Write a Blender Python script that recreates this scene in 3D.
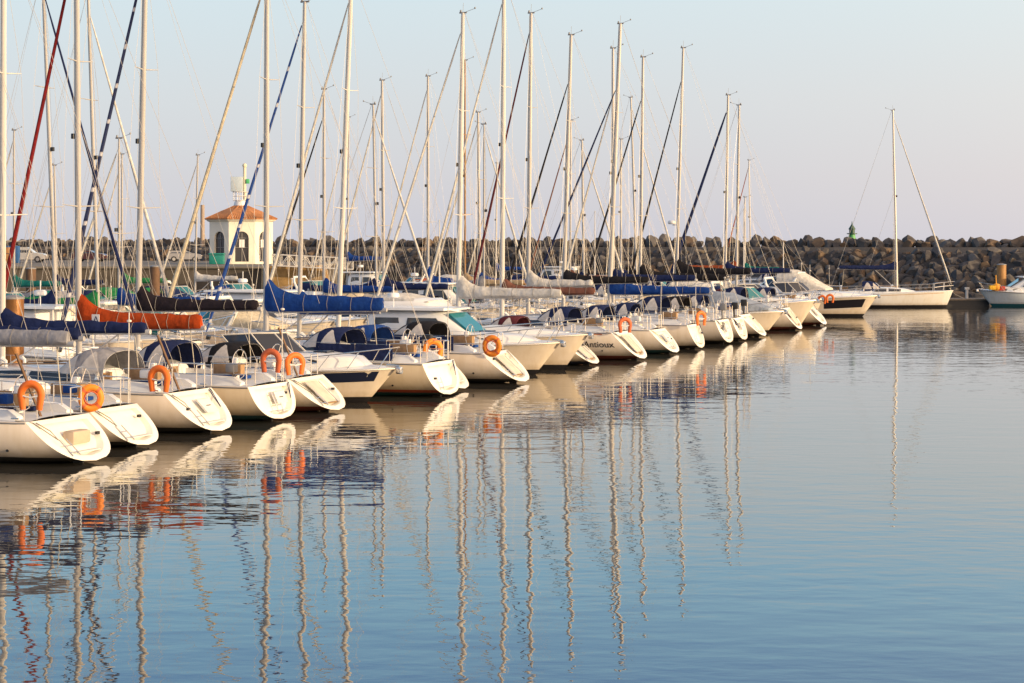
import bpy, bmesh, math, random
from mathutils import Vector, Matrix, noise
rnd = random.Random(11)
R = math.radians
PI = math.pi
for o in list(bpy.data.objects): bpy.data.objects.remove(o)
SC = bpy.context.scene
COL = SC.collection
# ------------------------------------------------------------------ camera
F, HZ, CH = 1850.0, 245.0, 5.0           # focal length in pixels, horizon row, eye height
cam = bpy.data.cameras.new('camera'); camo = bpy.data.objects.new('camera', cam); COL.objects.link(camo)
camo.location = (0, 0, CH); camo.rotation_euler = (R(90), 0, 0)
cam.sensor_width = 36; cam.lens = F/1024*36; cam.shift_y = -(341.5-HZ)/1024
cam.clip_end = 12000; cam.clip_start = 0.5
SC.camera = camo
# ------------------------------------------------------------------ sky, sun, exposure
SUN_AZ, SUN_EL = 116, 10
w = bpy.data.worlds.new('World'); SC.world = w; w.use_nodes = True
nt = w.node_tree; nt.nodes.clear()
out = nt.nodes.new('ShaderNodeOutputWorld'); bg = nt.nodes.new('ShaderNodeBackground')
sky = nt.nodes.new('ShaderNodeTexSky'); sky.sky_type = 'NISHITA'; sky.sun_disc = False
sky.sun_elevation = R(SUN_EL); sky.sun_rotation = R(SUN_AZ); sky.air_density = 1.0; sky.dust_density = 0.6; sky.ozone_density = 1.5
tc = nt.nodes.new('ShaderNodeTexCoord'); sep = nt.nodes.new('ShaderNodeSeparateXYZ')
nt.links.new(tc.outputs['Generated'], sep.inputs[0])
mr = nt.nodes.new('ShaderNodeMapRange'); mr.inputs['From Min'].default_value = 0; mr.inputs['From Max'].default_value = 0.6
nt.links.new(sep.outputs['Z'], mr.inputs['Value'])
rp = nt.nodes.new('ShaderNodeValToRGB'); nt.links.new(mr.outputs[0], rp.inputs[0])
SKYC = [(0.0, (5.3, 5.4, 6.3)), (0.06, (5.7, 5.7, 6.3)), (0.13, (6.0, 6.3, 6.7)), (0.215, (6.0, 6.95, 7.4)), (0.30, (3.7, 7.3, 9.7)), (0.45, (2.0, 5.0, 9.2)), (1.0, (1.0, 2.3, 4.0))]
el = rp.color_ramp.elements
while len(el) > 1: el.remove(el[0])
for i, (p, c) in enumerate(SKYC):
    e = el[0] if i == 0 else el.new(p)
    e.position = p; e.color = (c[0]/12, c[1]/12, c[2]/12, 1)
sc8 = nt.nodes.new('ShaderNodeVectorMath'); sc8.operation = 'SCALE'; sc8.inputs['Scale'].default_value = 12.0
nt.links.new(rp.outputs[0], sc8.inputs[0])
mx = nt.nodes.new('ShaderNodeMix'); mx.data_type = 'RGBA'; mx.inputs[0].default_value = 0.85
# warm glow of the low sun in the part of the sky around it
dt = nt.nodes.new('ShaderNodeVectorMath'); dt.operation = 'DOT_PRODUCT'; dt.inputs[1].default_value = (math.sin(R(SUN_AZ)), math.cos(R(SUN_AZ)), 0.12)
nt.links.new(tc.outputs['Generated'], dt.inputs[0])
gm = nt.nodes.new('ShaderNodeMapRange'); gm.inputs['From Min'].default_value = -1.0; gm.inputs['From Max'].default_value = 1.0; nt.links.new(dt.outputs['Value'], gm.inputs['Value'])
gp = nt.nodes.new('ShaderNodeMath'); gp.operation = 'POWER'; gp.inputs[1].default_value = 4.0; nt.links.new(gm.outputs[0], gp.inputs[0])
gs = nt.nodes.new('ShaderNodeVectorMath'); gs.operation = 'SCALE'; gs.inputs[0].default_value = (32, 19, 7.5); nt.links.new(gp.outputs[0], gs.inputs['Scale'])
ga_ = nt.nodes.new('ShaderNodeVectorMath'); ga_.operation = 'ADD'; nt.links.new(sc8.outputs[0], ga_.inputs[0]); nt.links.new(gs.outputs[0], ga_.inputs[1])
nt.links.new(sky.outputs[0], mx.inputs[6]); nt.links.new(ga_.outputs[0], mx.inputs[7])
nt.links.new(mx.outputs[2], bg.inputs[0]); bg.inputs[1].default_value = 0.12
nt.links.new(bg.outputs[0], out.inputs[0])
sl = bpy.data.lights.new('sun', 'SUN'); slo = bpy.data.objects.new('sun', sl); COL.objects.link(slo)
sl.energy = 4.7; sl.angle = R(0.6); sl.color = (1.0, 0.74, 0.42)
sd = Vector((math.sin(R(SUN_AZ))*math.cos(R(SUN_EL)), math.cos(R(SUN_AZ))*math.cos(R(SUN_EL)), math.sin(R(SUN_EL))))
slo.rotation_euler = (-sd).to_track_quat('-Z', 'Y').to_euler(); slo.location = (0, 0, 60)
SC.view_settings.view_transform = 'Standard'; SC.view_settings.look = 'None'
SC.view_settings.exposure = 0.0; SC.view_settings.gamma = 1.0; SC.view_settings.use_curve_mapping = False
SC.render.engine = 'CYCLES'; SC.render.resolution_x = 1024; SC.render.resolution_y = 683
SC.cycles.max_bounces = 6; SC.cycles.caustics_reflective = False; SC.cycles.caustics_refractive = False

# ------------------------------------------------------------------ materials
MATS = {}
def mat(name, col, rough=0.5, metal=0.0, var=0.0, vscale=3.0, bump=0.0, bscale=20.0, alpha=1.0, spec=0.5, coat=0.0, col2=None, sheen=0.0):
    if name in MATS: return MATS[name]
    m = bpy.data.materials.new(name); m.use_nodes = True
    n = m.node_tree; b = n.nodes['Principled BSDF']
    b.inputs['Base Color'].default_value = (*col, 1); b.inputs['Roughness'].default_value = rough
    b.inputs['Metallic'].default_value = metal; b.inputs['Specular IOR Level'].default_value = spec
    b.inputs['Coat Weight'].default_value = coat; b.inputs['Sheen Weight'].default_value = sheen
    if alpha < 1: b.inputs['Alpha'].default_value = alpha
    t = n.nodes.new('ShaderNodeTexCoord')
    if var > 0 or col2:
        nz = n.nodes.new('ShaderNodeTexNoise'); nz.inputs['Scale'].default_value = vscale; nz.inputs['Detail'].default_value = 5
        n.links.new(t.outputs['Object'], nz.inputs['Vector'])
        r = n.nodes.new('ShaderNodeMapRange'); r.inputs[1].default_value = 0.3; r.inputs[2].default_value = 0.7
        n.links.new(nz.outputs[0], r.inputs[0])
        mxx = n.nodes.new('ShaderNodeMix'); mxx.data_type = 'RGBA'
        c2 = col2 if col2 else tuple(max(0, c*(1-var)) for c in col)
        mxx.inputs[6].default_value = (*col, 1); mxx.inputs[7].default_value = (*c2, 1)
        n.links.new(r.outputs[0], mxx.inputs[0]); n.links.new(mxx.outputs[2], b.inputs['Base Color'])
    if bump > 0:
        nb = n.nodes.new('ShaderNodeTexNoise'); nb.inputs['Scale'].default_value = bscale; nb.inputs['Detail'].default_value = 4
        n.links.new(t.outputs['Object'], nb.inputs['Vector'])
        bp = n.nodes.new('ShaderNodeBump'); bp.inputs['Distance'].default_value = 0.03; bp.inputs['Strength'].default_value = bump
        n.links.new(nb.outputs[0], bp.inputs['Height']); n.links.new(bp.outputs[0], b.inputs['Normal'])
    MATS[name] = m; return m

def hull_mat(name, col, bands):
    """topside colour above the highest band; bands = [(z_top, colour), ...] from the bottom up (paint lines)"""
    if name in MATS: return MATS[name]
    m = bpy.data.materials.new(name); m.use_nodes = True
    n = m.node_tree; b = n.nodes['Principled BSDF']; b.inputs['Roughness'].default_value = 0.28
    b.inputs['Coat Weight'].default_value = 0.3; b.inputs['Coat Roughness'].default_value = 0.12
    t = n.nodes.new('ShaderNodeTexCoord'); s = n.nodes.new('ShaderNodeSeparateXYZ'); n.links.new(t.outputs['Object'], s.inputs[0])
    mp = n.nodes.new('ShaderNodeMapping'); mp.inputs['Scale'].default_value = (3.0, 3.0, 0.5); n.links.new(t.outputs['Object'], mp.inputs[0])
    nz = n.nodes.new('ShaderNodeTexNoise'); nz.inputs['Scale'].default_value = 1.6; nz.inputs['Detail'].default_value = 6
    n.links.new(mp.outputs[0], nz.inputs['Vector'])
    mm = n.nodes.new('ShaderNodeMapRange'); mm.inputs[1].default_value = 0.45; mm.inputs[2].default_value = 0.8
    n.links.new(nz.outputs[0], mm.inputs[0])
    mx = n.nodes.new('ShaderNodeMix'); mx.data_type = 'RGBA'; mx.inputs[6].default_value = (*col, 1)
    mx.inputs[7].default_value = (col[0]*.90, col[1]*.87, col[2]*.80, 1); n.links.new(mm.outputs[0], mx.inputs[0])
    # scum line above the boot top
    sg = n.nodes.new('ShaderNodeMapRange'); sg.inputs[1].default_value = .42; sg.inputs[2].default_value = .16; n.links.new(s.outputs['Z'], sg.inputs[0])
    n2 = n.nodes.new('ShaderNodeTexNoise'); n2.inputs['Scale'].default_value = 5; n2.inputs['Detail'].default_value = 6; n.links.new(t.outputs['Object'], n2.inputs['Vector'])
    mu = n.nodes.new('ShaderNodeMath'); mu.operation = 'MULTIPLY'; n.links.new(sg.outputs[0], mu.inputs[0]); n.links.new(n2.outputs[0], mu.inputs[1])
    ms = n.nodes.new('ShaderNodeMix'); ms.data_type = 'RGBA'; n.links.new(mu.outputs[0], ms.inputs[0]); n.links.new(mx.outputs[2], ms.inputs[6]); ms.inputs[7].default_value = (.40, .30, .17, 1)
    cur = ms.outputs[2]
    for z, c in reversed(bands):
        lt = n.nodes.new('ShaderNodeMath'); lt.operation = 'LESS_THAN'; lt.inputs[1].default_value = z
        n.links.new(s.outputs['Z'], lt.inputs[0])
        k = n.nodes.new('ShaderNodeMix'); k.data_type = 'RGBA'; n.links.new(lt.outputs[0], k.inputs[0])
        n.links.new(cur, k.inputs[6]); k.inputs[7].default_value = (*c, 1); cur = k.outputs[2]
    n.links.new(cur, b.inputs['Base Color'])
    MATS[name] = m; return m

WARMLIT_WHITE = (0.80, 0.70, 0.58); CREAM = (0.80, 0.66, 0.46)  # white hull sides: warm light bounced off the water is in the colour
M_gel = mat('gelcoat', (0.78, 0.79, 0.80), 0.3, var=0.12, vscale=1.2, coat=0.3)  # same white as the hulls, cooled a little to imitate bluish cabin shade
M_deck = mat('deck', (0.66, 0.67, 0.68), 0.6, var=0.15, vscale=2)
M_tran = mat('transom_white', (0.84, 0.82, 0.76), 0.35, var=0.10, vscale=2.5, coat=0.3)
M_alu = mat('mast_alloy', (0.50, 0.48, 0.46), 0.42, 0.30, var=0.12, vscale=0.6)
M_aluw = mat('mast_white', (0.62, 0.60, 0.57), 0.4, 0.0, var=0.08, vscale=0.6)
M_wood = mat('varnished_wood', (0.42, 0.22, 0.07), 0.4, 0.0, var=0.3, vscale=5)
M_steel = mat('stainless', (0.72, 0.70, 0.67), 0.22, 0.9)
M_wire = mat('rigging_wire', (0.42, 0.40, 0.38), 0.4, 0.5)
M_win = mat('tinted_window', (0.02, 0.025, 0.04), 0.08, spec=0.8)
M_teal = mat('teal_glass', (0.02, 0.16, 0.20), 0.08, spec=0.8)
M_black = mat('black_plastic', (0.02, 0.02, 0.022), 0.5)
M_grey = mat('grey_plastic', (0.22, 0.22, 0.23), 0.5)
M_teak = mat('teak', (0.36, 0.22, 0.11), 0.7, var=0.3, vscale=8)
M_clear = mat('clear_vinyl', (0.62, 0.58, 0.54), 0.12, spec=0.7, var=0.3, vscale=6)
M_rope = mat('rope', (0.45, 0.42, 0.36), 0.8)
M_tie = mat('tie_webbing', (0.20, 0.19, 0.18), 0.8)
M_orange = mat('buoy_orange', (0.80, 0.17, 0.02), 0.55, var=0.15, vscale=6)
M_yorange = mat('buoy_amber', (0.80, 0.24, 0.015), 0.55, var=0.15, vscale=6)
M_rorange = mat('buoy_faded', (0.55, 0.12, 0.04), 0.6, var=0.2, vscale=6)
FAB = dict(navy=(0.012, 0.022, 0.085), blue=(0.010, 0.055, 0.26), dark=(0.022, 0.016, 0.022), orange=(0.44, 0.060, 0.010), brown=(0.20, 0.085, 0.06),
           white=(0.66, 0.64, 0.60), grey=(0.34, 0.34, 0.37), teal=(0.01, 0.16, 0.14), green=(0.03, 0.25, 0.08), red=(0.20, 0.014, 0.018), black=(0.015, 0.014, 0.018),
           rust=(0.40, 0.09, 0.03), cream=(0.62, 0.55, 0.42), tan=(0.45, 0.33, 0.2), maroon=(0.10, 0.02, 0.03), bluegrey=(0.30, 0.35, 0.44))
def fab(k): return mat('fabric_'+k, FAB[k], 0.85, var=0.35, vscale=4, bump=1.0, bscale=6, spec=0.2)

# ------------------------------------------------------------------ mesh helpers
def tag(o, label=None, cat=None, group=None, kind=None):
    if label: o['label'] = label
    if cat: o['category'] = cat
    if group: o['group'] = group
    if kind: o['kind'] = kind
    return o
def empty(name, loc, rz=0.0):
    o = bpy.data.objects.new(name, None); COL.objects.link(o); o.location = loc; o.rotation_euler = (0, 0, rz)
    o.empty_display_size = 0.3; return o
class MB:
    def __init__(s): s.v = []; s.f = []; s.m = []
    def add(s, vs, fs, mi=0):
        k = len(s.v); s.v += [tuple(v) for v in vs]; s.f += [tuple(i+k for i in f) for f in fs]; s.m += [mi]*len(fs); return s
    def box(s, x0, x1, y0, y1, z0, z1, mi=0, b=0.0, M=None):
        b = min(b, (x1-x0)/2.2, (y1-y0)/2.2, (z1-z0)/2.2)
        if b <= 0:
            vs = [(x, y, z) for z in (z0, z1) for y in (y0, y1) for x in (x0, x1)]
            fs = [(0, 2, 3, 1), (4, 5, 7, 6), (0, 1, 5, 4), (2, 6, 7, 3), (0, 4, 6, 2), (1, 3, 7, 5)]
        else:
            bm = bmesh.new(); bmesh.ops.create_cube(bm, size=1)
            for v in bm.verts: v.co = Vector(((x0+x1)/2+v.co.x*(x1-x0), (y0+y1)/2+v.co.y*(y1-y0), (z0+z1)/2+v.co.z*(z1-z0)))
            bmesh.ops.bevel(bm, geom=list(bm.edges), offset=b, segments=2, affect='EDGES', profile=0.6)
            bm.verts.index_update(); vs = [v.co.copy() for v in bm.verts]; fs = [tuple(v.index for v in f.verts) for f in bm.faces]; bm.free()
        if M: vs = [M @ Vector(v) for v in vs]
        return s.add(vs, fs, mi)
    def loft(s, rings, cap0=True, cap1=True, closed=True, mi=0):
        n = len(rings[0]); vs = [p for r in rings for p in r]; fs = []
        for i in range(len(rings)-1):
            for j in range(n if closed else n-1):
                a = i*n+j; b = i*n+(j+1) % n; fs.append((a, b, b+n, a+n))
        if cap0: fs.append(tuple(range(n-1, -1, -1)))
        if cap1: fs.append(tuple(range((len(rings)-1)*n, len(rings)*n)))
        return s.add(vs, fs, mi)
    def tube(s, pts, r, n=6, mi=0, ry=1.0):
        pts = [Vector(p) for p in pts]; rs = r if isinstance(r, (list, tuple)) else [r]*len(pts); rings = []
        for i, p in enumerate(pts):
            d = (pts[min(i+1, len(pts)-1)]-pts[max(i-1, 0)])
            if d.length < 1e-9: d = Vector((0, 0, 1))
            d.normalize()
            a = Vector((0, 1, 0)) if abs(d.y) < 0.9 else Vector((1, 0, 0))
            e1 = (a - d*a.dot(d)).normalized(); e2 = d.cross(e1)
            rings.append([p+(e1*math.cos(2*PI*k/n)*ry+e2*math.sin(2*PI*k/n))*rs[i] for k in range(n)])
        return s.loft(rings, mi=mi)
    def ball(s, c, r, n=8, m=5, sz=1.0, mi=0):
        c = Vector(c)
        rings = [[c+Vector((math.cos(2*PI*k/n)*math.sin(a)*r, math.sin(2*PI*k/n)*math.sin(a)*r, math.cos(a)*r*sz)) for k in range(n)] for a in [PI*(i+.35)/(m+.7-1+.0) if False else PI*(0.06+0.88*i/(m-1)) for i in range(m)]]
        return s.loft(rings[::-1], mi=mi)
    def prism(s, prof, y0, y1, mi=0):      # profile in x,z extruded along y
        return s.loft([[(x, y0, z) for x, z in prof], [(x, y1, z) for x, z in prof]], mi=mi)
    def build(s, name, mats, parent=None, smooth=True, ang=38):
        me = bpy.data.meshes.new(name); me.from_pydata(s.v, [], s.f)
        mats = mats if isinstance(mats, (list, tuple)) else [mats]
        for m in mats: me.materials.append(m)
        if len(mats) > 1: me.polygons.foreach_set('material_index', s.m)
        bm = bmesh.new(); bm.from_mesh(me); bmesh.ops.recalc_face_normals(bm, faces=bm.faces); bm.to_mesh(me); bm.free()
        if smooth:
            me.polygons.foreach_set('use_smooth', [True]*len(me.polygons)); me.set_sharp_from_angle(angle=R(ang))
        o = bpy.data.objects.new(name, me); COL.objects.link(o)
        if parent: o.parent = parent
        return o
def lerp(a, b, t): return a+(b-a)*t
def interp(tab, x):
    if x <= tab[0][0]: return tab[0][1]
    for (a, b), (c, d) in zip(tab, tab[1:]):
        if x <= c:
            t = (x-a)/(c-a); t = t*t*(3-2*t); return lerp(b, d, t)
    return tab[-1][1]

# ------------------------------------------------------------------ place frame: row of sterns runs along U, boats lie along BW
P0 = Vector((-9.3, 42.6)); U = Vector((0.37, 0.929)); BW = Vector((-0.929, 0.37))
A_IN = math.atan2(BW.y, BW.x); A_OUT = A_IN+PI
def P(t, wv): return P0+U*t+BW*wv
def px_of(p, z=0.0): return 512+p[0]/p[1]*F, HZ-(z-CH)*F/p[1]
def t_for(px, wv):
    r = (px-512)/F; q = P0+BW*wv
    return (r*q.y-q.x)/(U.x-r*U.y)
def at(px, y, depth): return Vector(((px-512)*depth/F, depth, CH-(y-HZ)*depth/F))

# ------------------------------------------------------------------ hull
class Hull:
    def __init__(s, L=10.0, B=3.2, fs=1.0, fb=1.3, tw=0.8, rs=1.1, ovb=0.55, motor=False, zs=0.07, mid=0.42, sheer=1.5):
        s.L, s.B, s.fs, s.fb, s.tw, s.rs, s.ovb, s.motor, s.zs, s.mid, s.sheer = L, B, fs, fb, tw, rs, ovb, motor, zs, mid, sheer
    def hb(s, u):
        m = s.mid
        if u < m: k = s.tw+(1-s.tw)*math.sin(PI/2*u/m)
        else: k = (1-((u-m)/(1-m))**2.15)**(0.85 if not s.motor else 0.7) if u < 1 else 0
        return max(0.012, s.B/2*k)
    def zd(s, u): return s.fs+(s.fb-s.fs)*u**s.sheer
    def zk(s, u): return interp([(0, s.zs), (0.14, min(-.05, s.zs)), (0.4, -.45), (0.75, -.4), (1, -.12)], u)
    def g(s, zf, u):
        a = (1-(1-zf)**3.0)**0.46
        if s.motor: b = 0.55*zf**0.5+0.45*zf**2.2
        else: b = zf**0.62
        k = max(0, (u-0.45)/0.55)
        return lerp(a, b, min(1, k*1.15)) if zf > 0 else 0
    def pt(s, u, zf, side=1, off=0.0):
        zk, zd = s.zk(u), s.zd(u); z = lerp(zk, zd, zf)
        x = u*s.L-s.ovb*(1-zf)*u**5+s.rs*zf*(1-u)**6
        return Vector((x, side*(s.hb(u)*s.g(zf, u)+off), z))
    def u_at(s, x, zf=1.0):
        lo, hi = 0, 1
        for _ in range(30):
            m = (lo+hi)/2
            if s.pt(m, zf).x < x: lo = m
            else: hi = m
        return (lo+hi)/2
    def zf_at(s, u, z): return (z-s.zk(u))/(s.zd(u)-s.zk(u))
    def build(s, parent, m, N=26, K=12):
        mb = MB(); us = [(i/N)**1.0 for i in range(N+1)]; us = us[:1]+[0.012]+us[1:]
        zfs = [(k/K)**1.25 for k in range(K+1)]
        rings = []
        for u in us:
            port = [s.pt(u, z, 1) for z in reversed(zfs)]; star = [s.pt(u, z, -1) for z in zfs[1:]]
            rings.append(port+star)
        mb.loft(rings, cap0=False, cap1=True, closed=False)
        o = mb.build('hull', m, parent, ang=50)
        return o
    def ring0(s, K=12, sc=1.0, dx=0.0, dz=0):
        zfs = [(k/K)**1.25 for k in range(K+1)]
        r = [s.pt(0, z, 1) for z in reversed(zfs)]+[s.pt(0, z, -1) for z in zfs[1:]]
        c = Vector((s.rs*0.55, 0, lerp(s.zs, s.fs, 0.55)))
        return [c+(p-c)*sc+Vector((dx, 0, dz)) for p in r]
    def transom(s, parent, m, recess=0.13, ins=0.78):
        mb = MB()
        mb.loft([s.ring0(dx=-0.004), s.ring0(sc=0.9, dx=-0.03), s.ring0(sc=ins, dx=-0.03), s.ring0(sc=ins-.04, dx=recess)], cap0=False, cap1=True)
        return mb.build('transom', m, parent, ang=30)
    def deck(s, parent, m, x0=None, camber=0.07, N=22):
        mb = MB(); vs = []; fs = []
        for i in range(N+1):
            u = i/N; h = s.hb(u); p = s.pt(u, 1)
            for k in (-1, -.5, 0, .5, 1): vs.append((p.x, k*(h-0.004), p.z-0.006+camber*(1-k*k)*min(1, h)))
        for i in range(N):
            for k in range(4): fs.append((i*5+k, i*5+k+1, i*5+k+6, i*5+k+5))
        mb.add(vs, fs); return mb.build('deck', m, parent)
    def strip(s, name, parent, m, x0, x1, za, zb, side=1, off=0.006, N=14, taper=0.0, slant=0.0):
        """painted / moulded band on the topside between heights below the sheer za..zb (metres from the sheer, positive down)"""
        mb = MB(); vs = []; fs = []
        for i in range(N+1):
            k = i/N
            for j in range(3):
                zz = lerp(za, zb, j/2)
                x = lerp(x0, x1, k)+slant*j/2*(k if slant else 0)
                u = s.u_at(x, 0.8); zd = s.zd(u)
                if taper: zz = lerp(za, zb, 0.5+(j/2-.5)*(1-taper*k))
                vs.append(s.pt(u, s.zf_at(u, zd-zz), side, off))
        for i in range(N):
            for j in range(2): a = i*3+j; fs.append((a, a+3, a+4, a+1))
        mb.add(vs, fs); return mb.build(name, m, parent)
    def rubrail(s, parent, m, r=0.028):
        mb = MB()
        for sd_ in (1, -1): mb.tube([s.pt(i/20, 1, sd_, 0.005)-Vector((0, 0, .03)) for i in range(21)], r, 5)
        return mb.build('rub_rail', m, parent)

def trunk_rings(secs, n=13, p=0.45):
    """secs: (x, halfwidth, zbase, height) -> rounded cabin cross-sections"""
    rings = []
    for x, hw, zb, h in secs:
        r = []
        for k in range(n):
            a = PI*k/(n-1); c = math.cos(a); s_ = math.sin(a)
            r.append((x, hw*math.copysign(abs(c)**p, c), zb+h*abs(s_)**0.6 if 0 < k < n-1 else zb-0.05))
        rings.append(r)
    return rings

def wires(name, parent, pts, r=0.007, m=None):
    return MB().tube(pts, r, 4).build(name, m or M_wire, parent)

# ------------------------------------------------------------------ rig
def build_rig(root, H, base, top, cover, boom_len, boom_z, furl, furl_r=0.062, lvl=2, mmat=None, mr=0.085, frac=1.0, spreaders=2, bow=None, stern=None, hbm=1.4,
              gooseneck=True, radar=False, cover_h=0.34, lazy=True):
    base = Vector(base); top = Vector(top); mmat = mmat or M_alu
    mb = MB(); K = 8
    pts = [base.lerp(top, i/K) for i in range(K+1)]
    mb.tube(pts, [mr*(1 if i < K-2 else (0.88 if i < K else 0.72)) for i in range(K+1)], 10, ry=0.8)
    mast = mb.build('mast', mmat, root)
    def mp(k): return base.lerp(top, k)
    # spreaders
    sp = [0.36, 0.69][:spreaders] if spreaders == 2 else [0.5]
    tips = {1: [], -1: []}
    for k in sp:
        c = mp(k); wd = hbm*(0.62 if k < .6 else 0.42)
        m2 = MB(); m2.tube([c+Vector((-.12, wd, .04)), c, c+Vector((-.12, -wd, .04))], [0.012, 0.026, 0.012], 5, ry=1)
        m2.build('spreader', mmat, mast)
        for sgn in (1, -1): tips[sgn].append(c+Vector((-.12, sgn*wd, .04)))
    ft = mp(frac-0.012)
    wr = 0.0065 if lvl > 1 else 0.008
    for sgn in (1, -1):
        chain = Vector((base.x-.25, sgn*hbm*.93, base.z-.35))
        wires('shroud', root, [chain]+tips[sgn]+[ft], wr)
        if lvl > 0: wires('lower_shroud', root, [chain+Vector((.15, 0, 0)), mp(sp[0]-.01)], wr)
    if stern is not None: wires('backstay', root, [stern, top+Vector((-.08, 0, -.02))], wr)
    # masthead
    hd = MB(); hd.tube([top+Vector((-.18, 0, 0)), top+Vector((.16, 0, 0))], 0.035, 5)
    hd.tube([top, top+Vector((-.02, 0, .42))], 0.008, 4)
    hd.tube([top+Vector((-.1, 0, .02)), top+Vector((-.55, 0, .16))], 0.009, 4); hd.ball(top+Vector((-.56, 0, .18)), 0.045, 6, 4)
    hd.ball(top+Vector((.1, 0, .07)), 0.05, 6, 4, 1.3)
    hd.build('masthead_instruments', M_grey, mast)
    li = MB(); q = mp(0.52); li.box(q.x+.07, q.x+.2, q.y-.06, q.y+.06, q.z-.08, q.z+.08, b=.02); li.build('steaming_light', M_black, mast)
    if radar:
        q = mp(0.30); rd = MB(); rd.tube([q+Vector((.1, 0, -.05)), q+Vector((.35, 0, -.05))], .03, 5)
        rd.loft([[(q.x+.38+.26*f*math.cos(2*PI*k/12), q.y+.26*f*math.sin(2*PI*k/12), q.z+z) for k in range(12)] for z, f in ((0, .8), (.04, 1), (.16, 1), (.22, .7))])
        rd.build('radar_dome', M_gel, mast)
    # boom + cover
    if boom_len:
        bz = boom_z; b0 = Vector((mp((bz-base.z)/(top.z-base.z)).x-mr, 0, bz)); b1 = b0+Vector((-boom_len, 0, 0.10))
        bm_ = MB(); bm_.tube([b0, b0.lerp(b1, .5), b1], 0.07, 8, ry=.8); bm_.tube([b0.lerp(b1, .35)-Vector((0, 0, .05)), Vector((b0.x-.1, 0, base.z+.15))], .025, 5)
        boom = bm_.build('boom', mmat, root)
        wires('mainsheet', root, [b1+Vector((.5, 0, -.07)), Vector((b1.x+.35, 0, base.z-.1))], .014, M_rope)
        if lvl > 0: wires('topping_lift', root, [b1+Vector((.05, 0, .05)), top+Vector((-.1, 0, -.05))], .005)
        if cover:
            rise = rnd.uniform(1.1, 1.7); rings = []; NN = 34; sd0 = rnd.random()*50
            for i in range(NN+1):
                u = i/NN; c = b0.lerp(b1, u*0.97)+Vector((0.10 if i == 0 else 0, 0, 0.03))
                h = cover_h*(1-.30*u)+cover_h*rise*math.exp(-u*11)+.05*noise.noise(Vector((u*13, sd0, 0)))
                wd = (.17-.05*u)*(1+.18*noise.noise(Vector((u*11, sd0, 3))))
                if i in (0, NN): h *= .92; wd *= .6
                r = []
                for k in range(12):
                    a = 2*PI*k/12; zz = .5-.5*math.cos(a); f = math.sin(a)*(1-.55*zz)*1.35
                    wob = 1+.16*noise.noise(Vector((u*14, k*.9, sd0)))+.10*noise.noise(Vector((u*40+k*.8, k*.5, sd0)))
                    r.append(c+Vector((noise.noise(Vector((k, u*5, sd0)))*.02, wd*f*wob, -.07+(h+.07)*zz)))
                rings.append(r)
            cb = MB(); cb.loft(rings); cb.build('sail_cover', fab(cover), boom)
            if lvl > 1:
                for u in (.15, .35, .55, .75, .93):
                    tie = MB(); i = int(u*NN); rr = rings[i]; cc = sum((Vector(p) for p in rr), Vector())/12
                    tie.tube([cc+(Vector(p)-cc)*1.03 for p in rr+rr[:1]], .008, 4)
                    tie.build('sail_tie', M_tie, boom)
            if lazy and lvl > 0:
                for sgn in (1, -1):
                    wires('lazy_jack', root, [mp(.55)+Vector((0, sgn*.1, 0)), b0.lerp(b1, .45)+Vector((0, sgn*.12, .25))], .005)
    # forestay with furled genoa
    if bow is not None:
        bow = Vector(bow)
        wires('forestay', root, [bow, ft], wr)
        if furl:
            rp_ = []; rr = []
            for i in range(13):
                k = i/12; rp_.append((bow+Vector((0, 0, .45))).lerp(ft-(ft-bow).normalized()*.35, k))
                rr.append(furl_r*(1.18-.62*k)*(1+.09*noise.noise(Vector((i*1.7, bow.x, 2)))) if 0 < i < 12 else furl_r*.35)
            fm = fab(furl) if furl in FAB else furl
            fo = MB().tube(rp_, rr, 8).build('furled_sail', fm, root)
            dr = MB(); d = (ft-bow).normalized(); dr.tube([bow+d*.18, bow+d*.32], .09, 8); dr.build('furler_drum', M_black, root)
    return mast

STRIPED = {}
def striped(name, a, b):
    """rolled sail with the coloured edge strip showing as a long spiral"""
    if name in MATS: return MATS[name]
    m = mat(name, a, 0.8)
    n = m.node_tree; bs = n.nodes['Principled BSDF']; t = n.nodes.new('ShaderNodeTexCoord')
    wv = n.nodes.new('ShaderNodeTexWave'); wv.bands_direction = 'Z'; wv.inputs['Scale'].default_value = 0.28; wv.inputs['Distortion'].default_value = 1.5
    n.links.new(t.outputs['Object'], wv.inputs['Vector'])
    cr = n.nodes.new('ShaderNodeValToRGB'); cr.color_ramp.elements[0].position = .015; cr.color_ramp.elements[1].position = .05
    cr.color_ramp.elements[0].color = (*b, 1); cr.color_ramp.elements[1].color = (*a, 1)
    n.links.new(wv.outputs[0], cr.inputs[0]); n.links.new(cr.outputs[0], bs.inputs['Base Color'])
    return m

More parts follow.
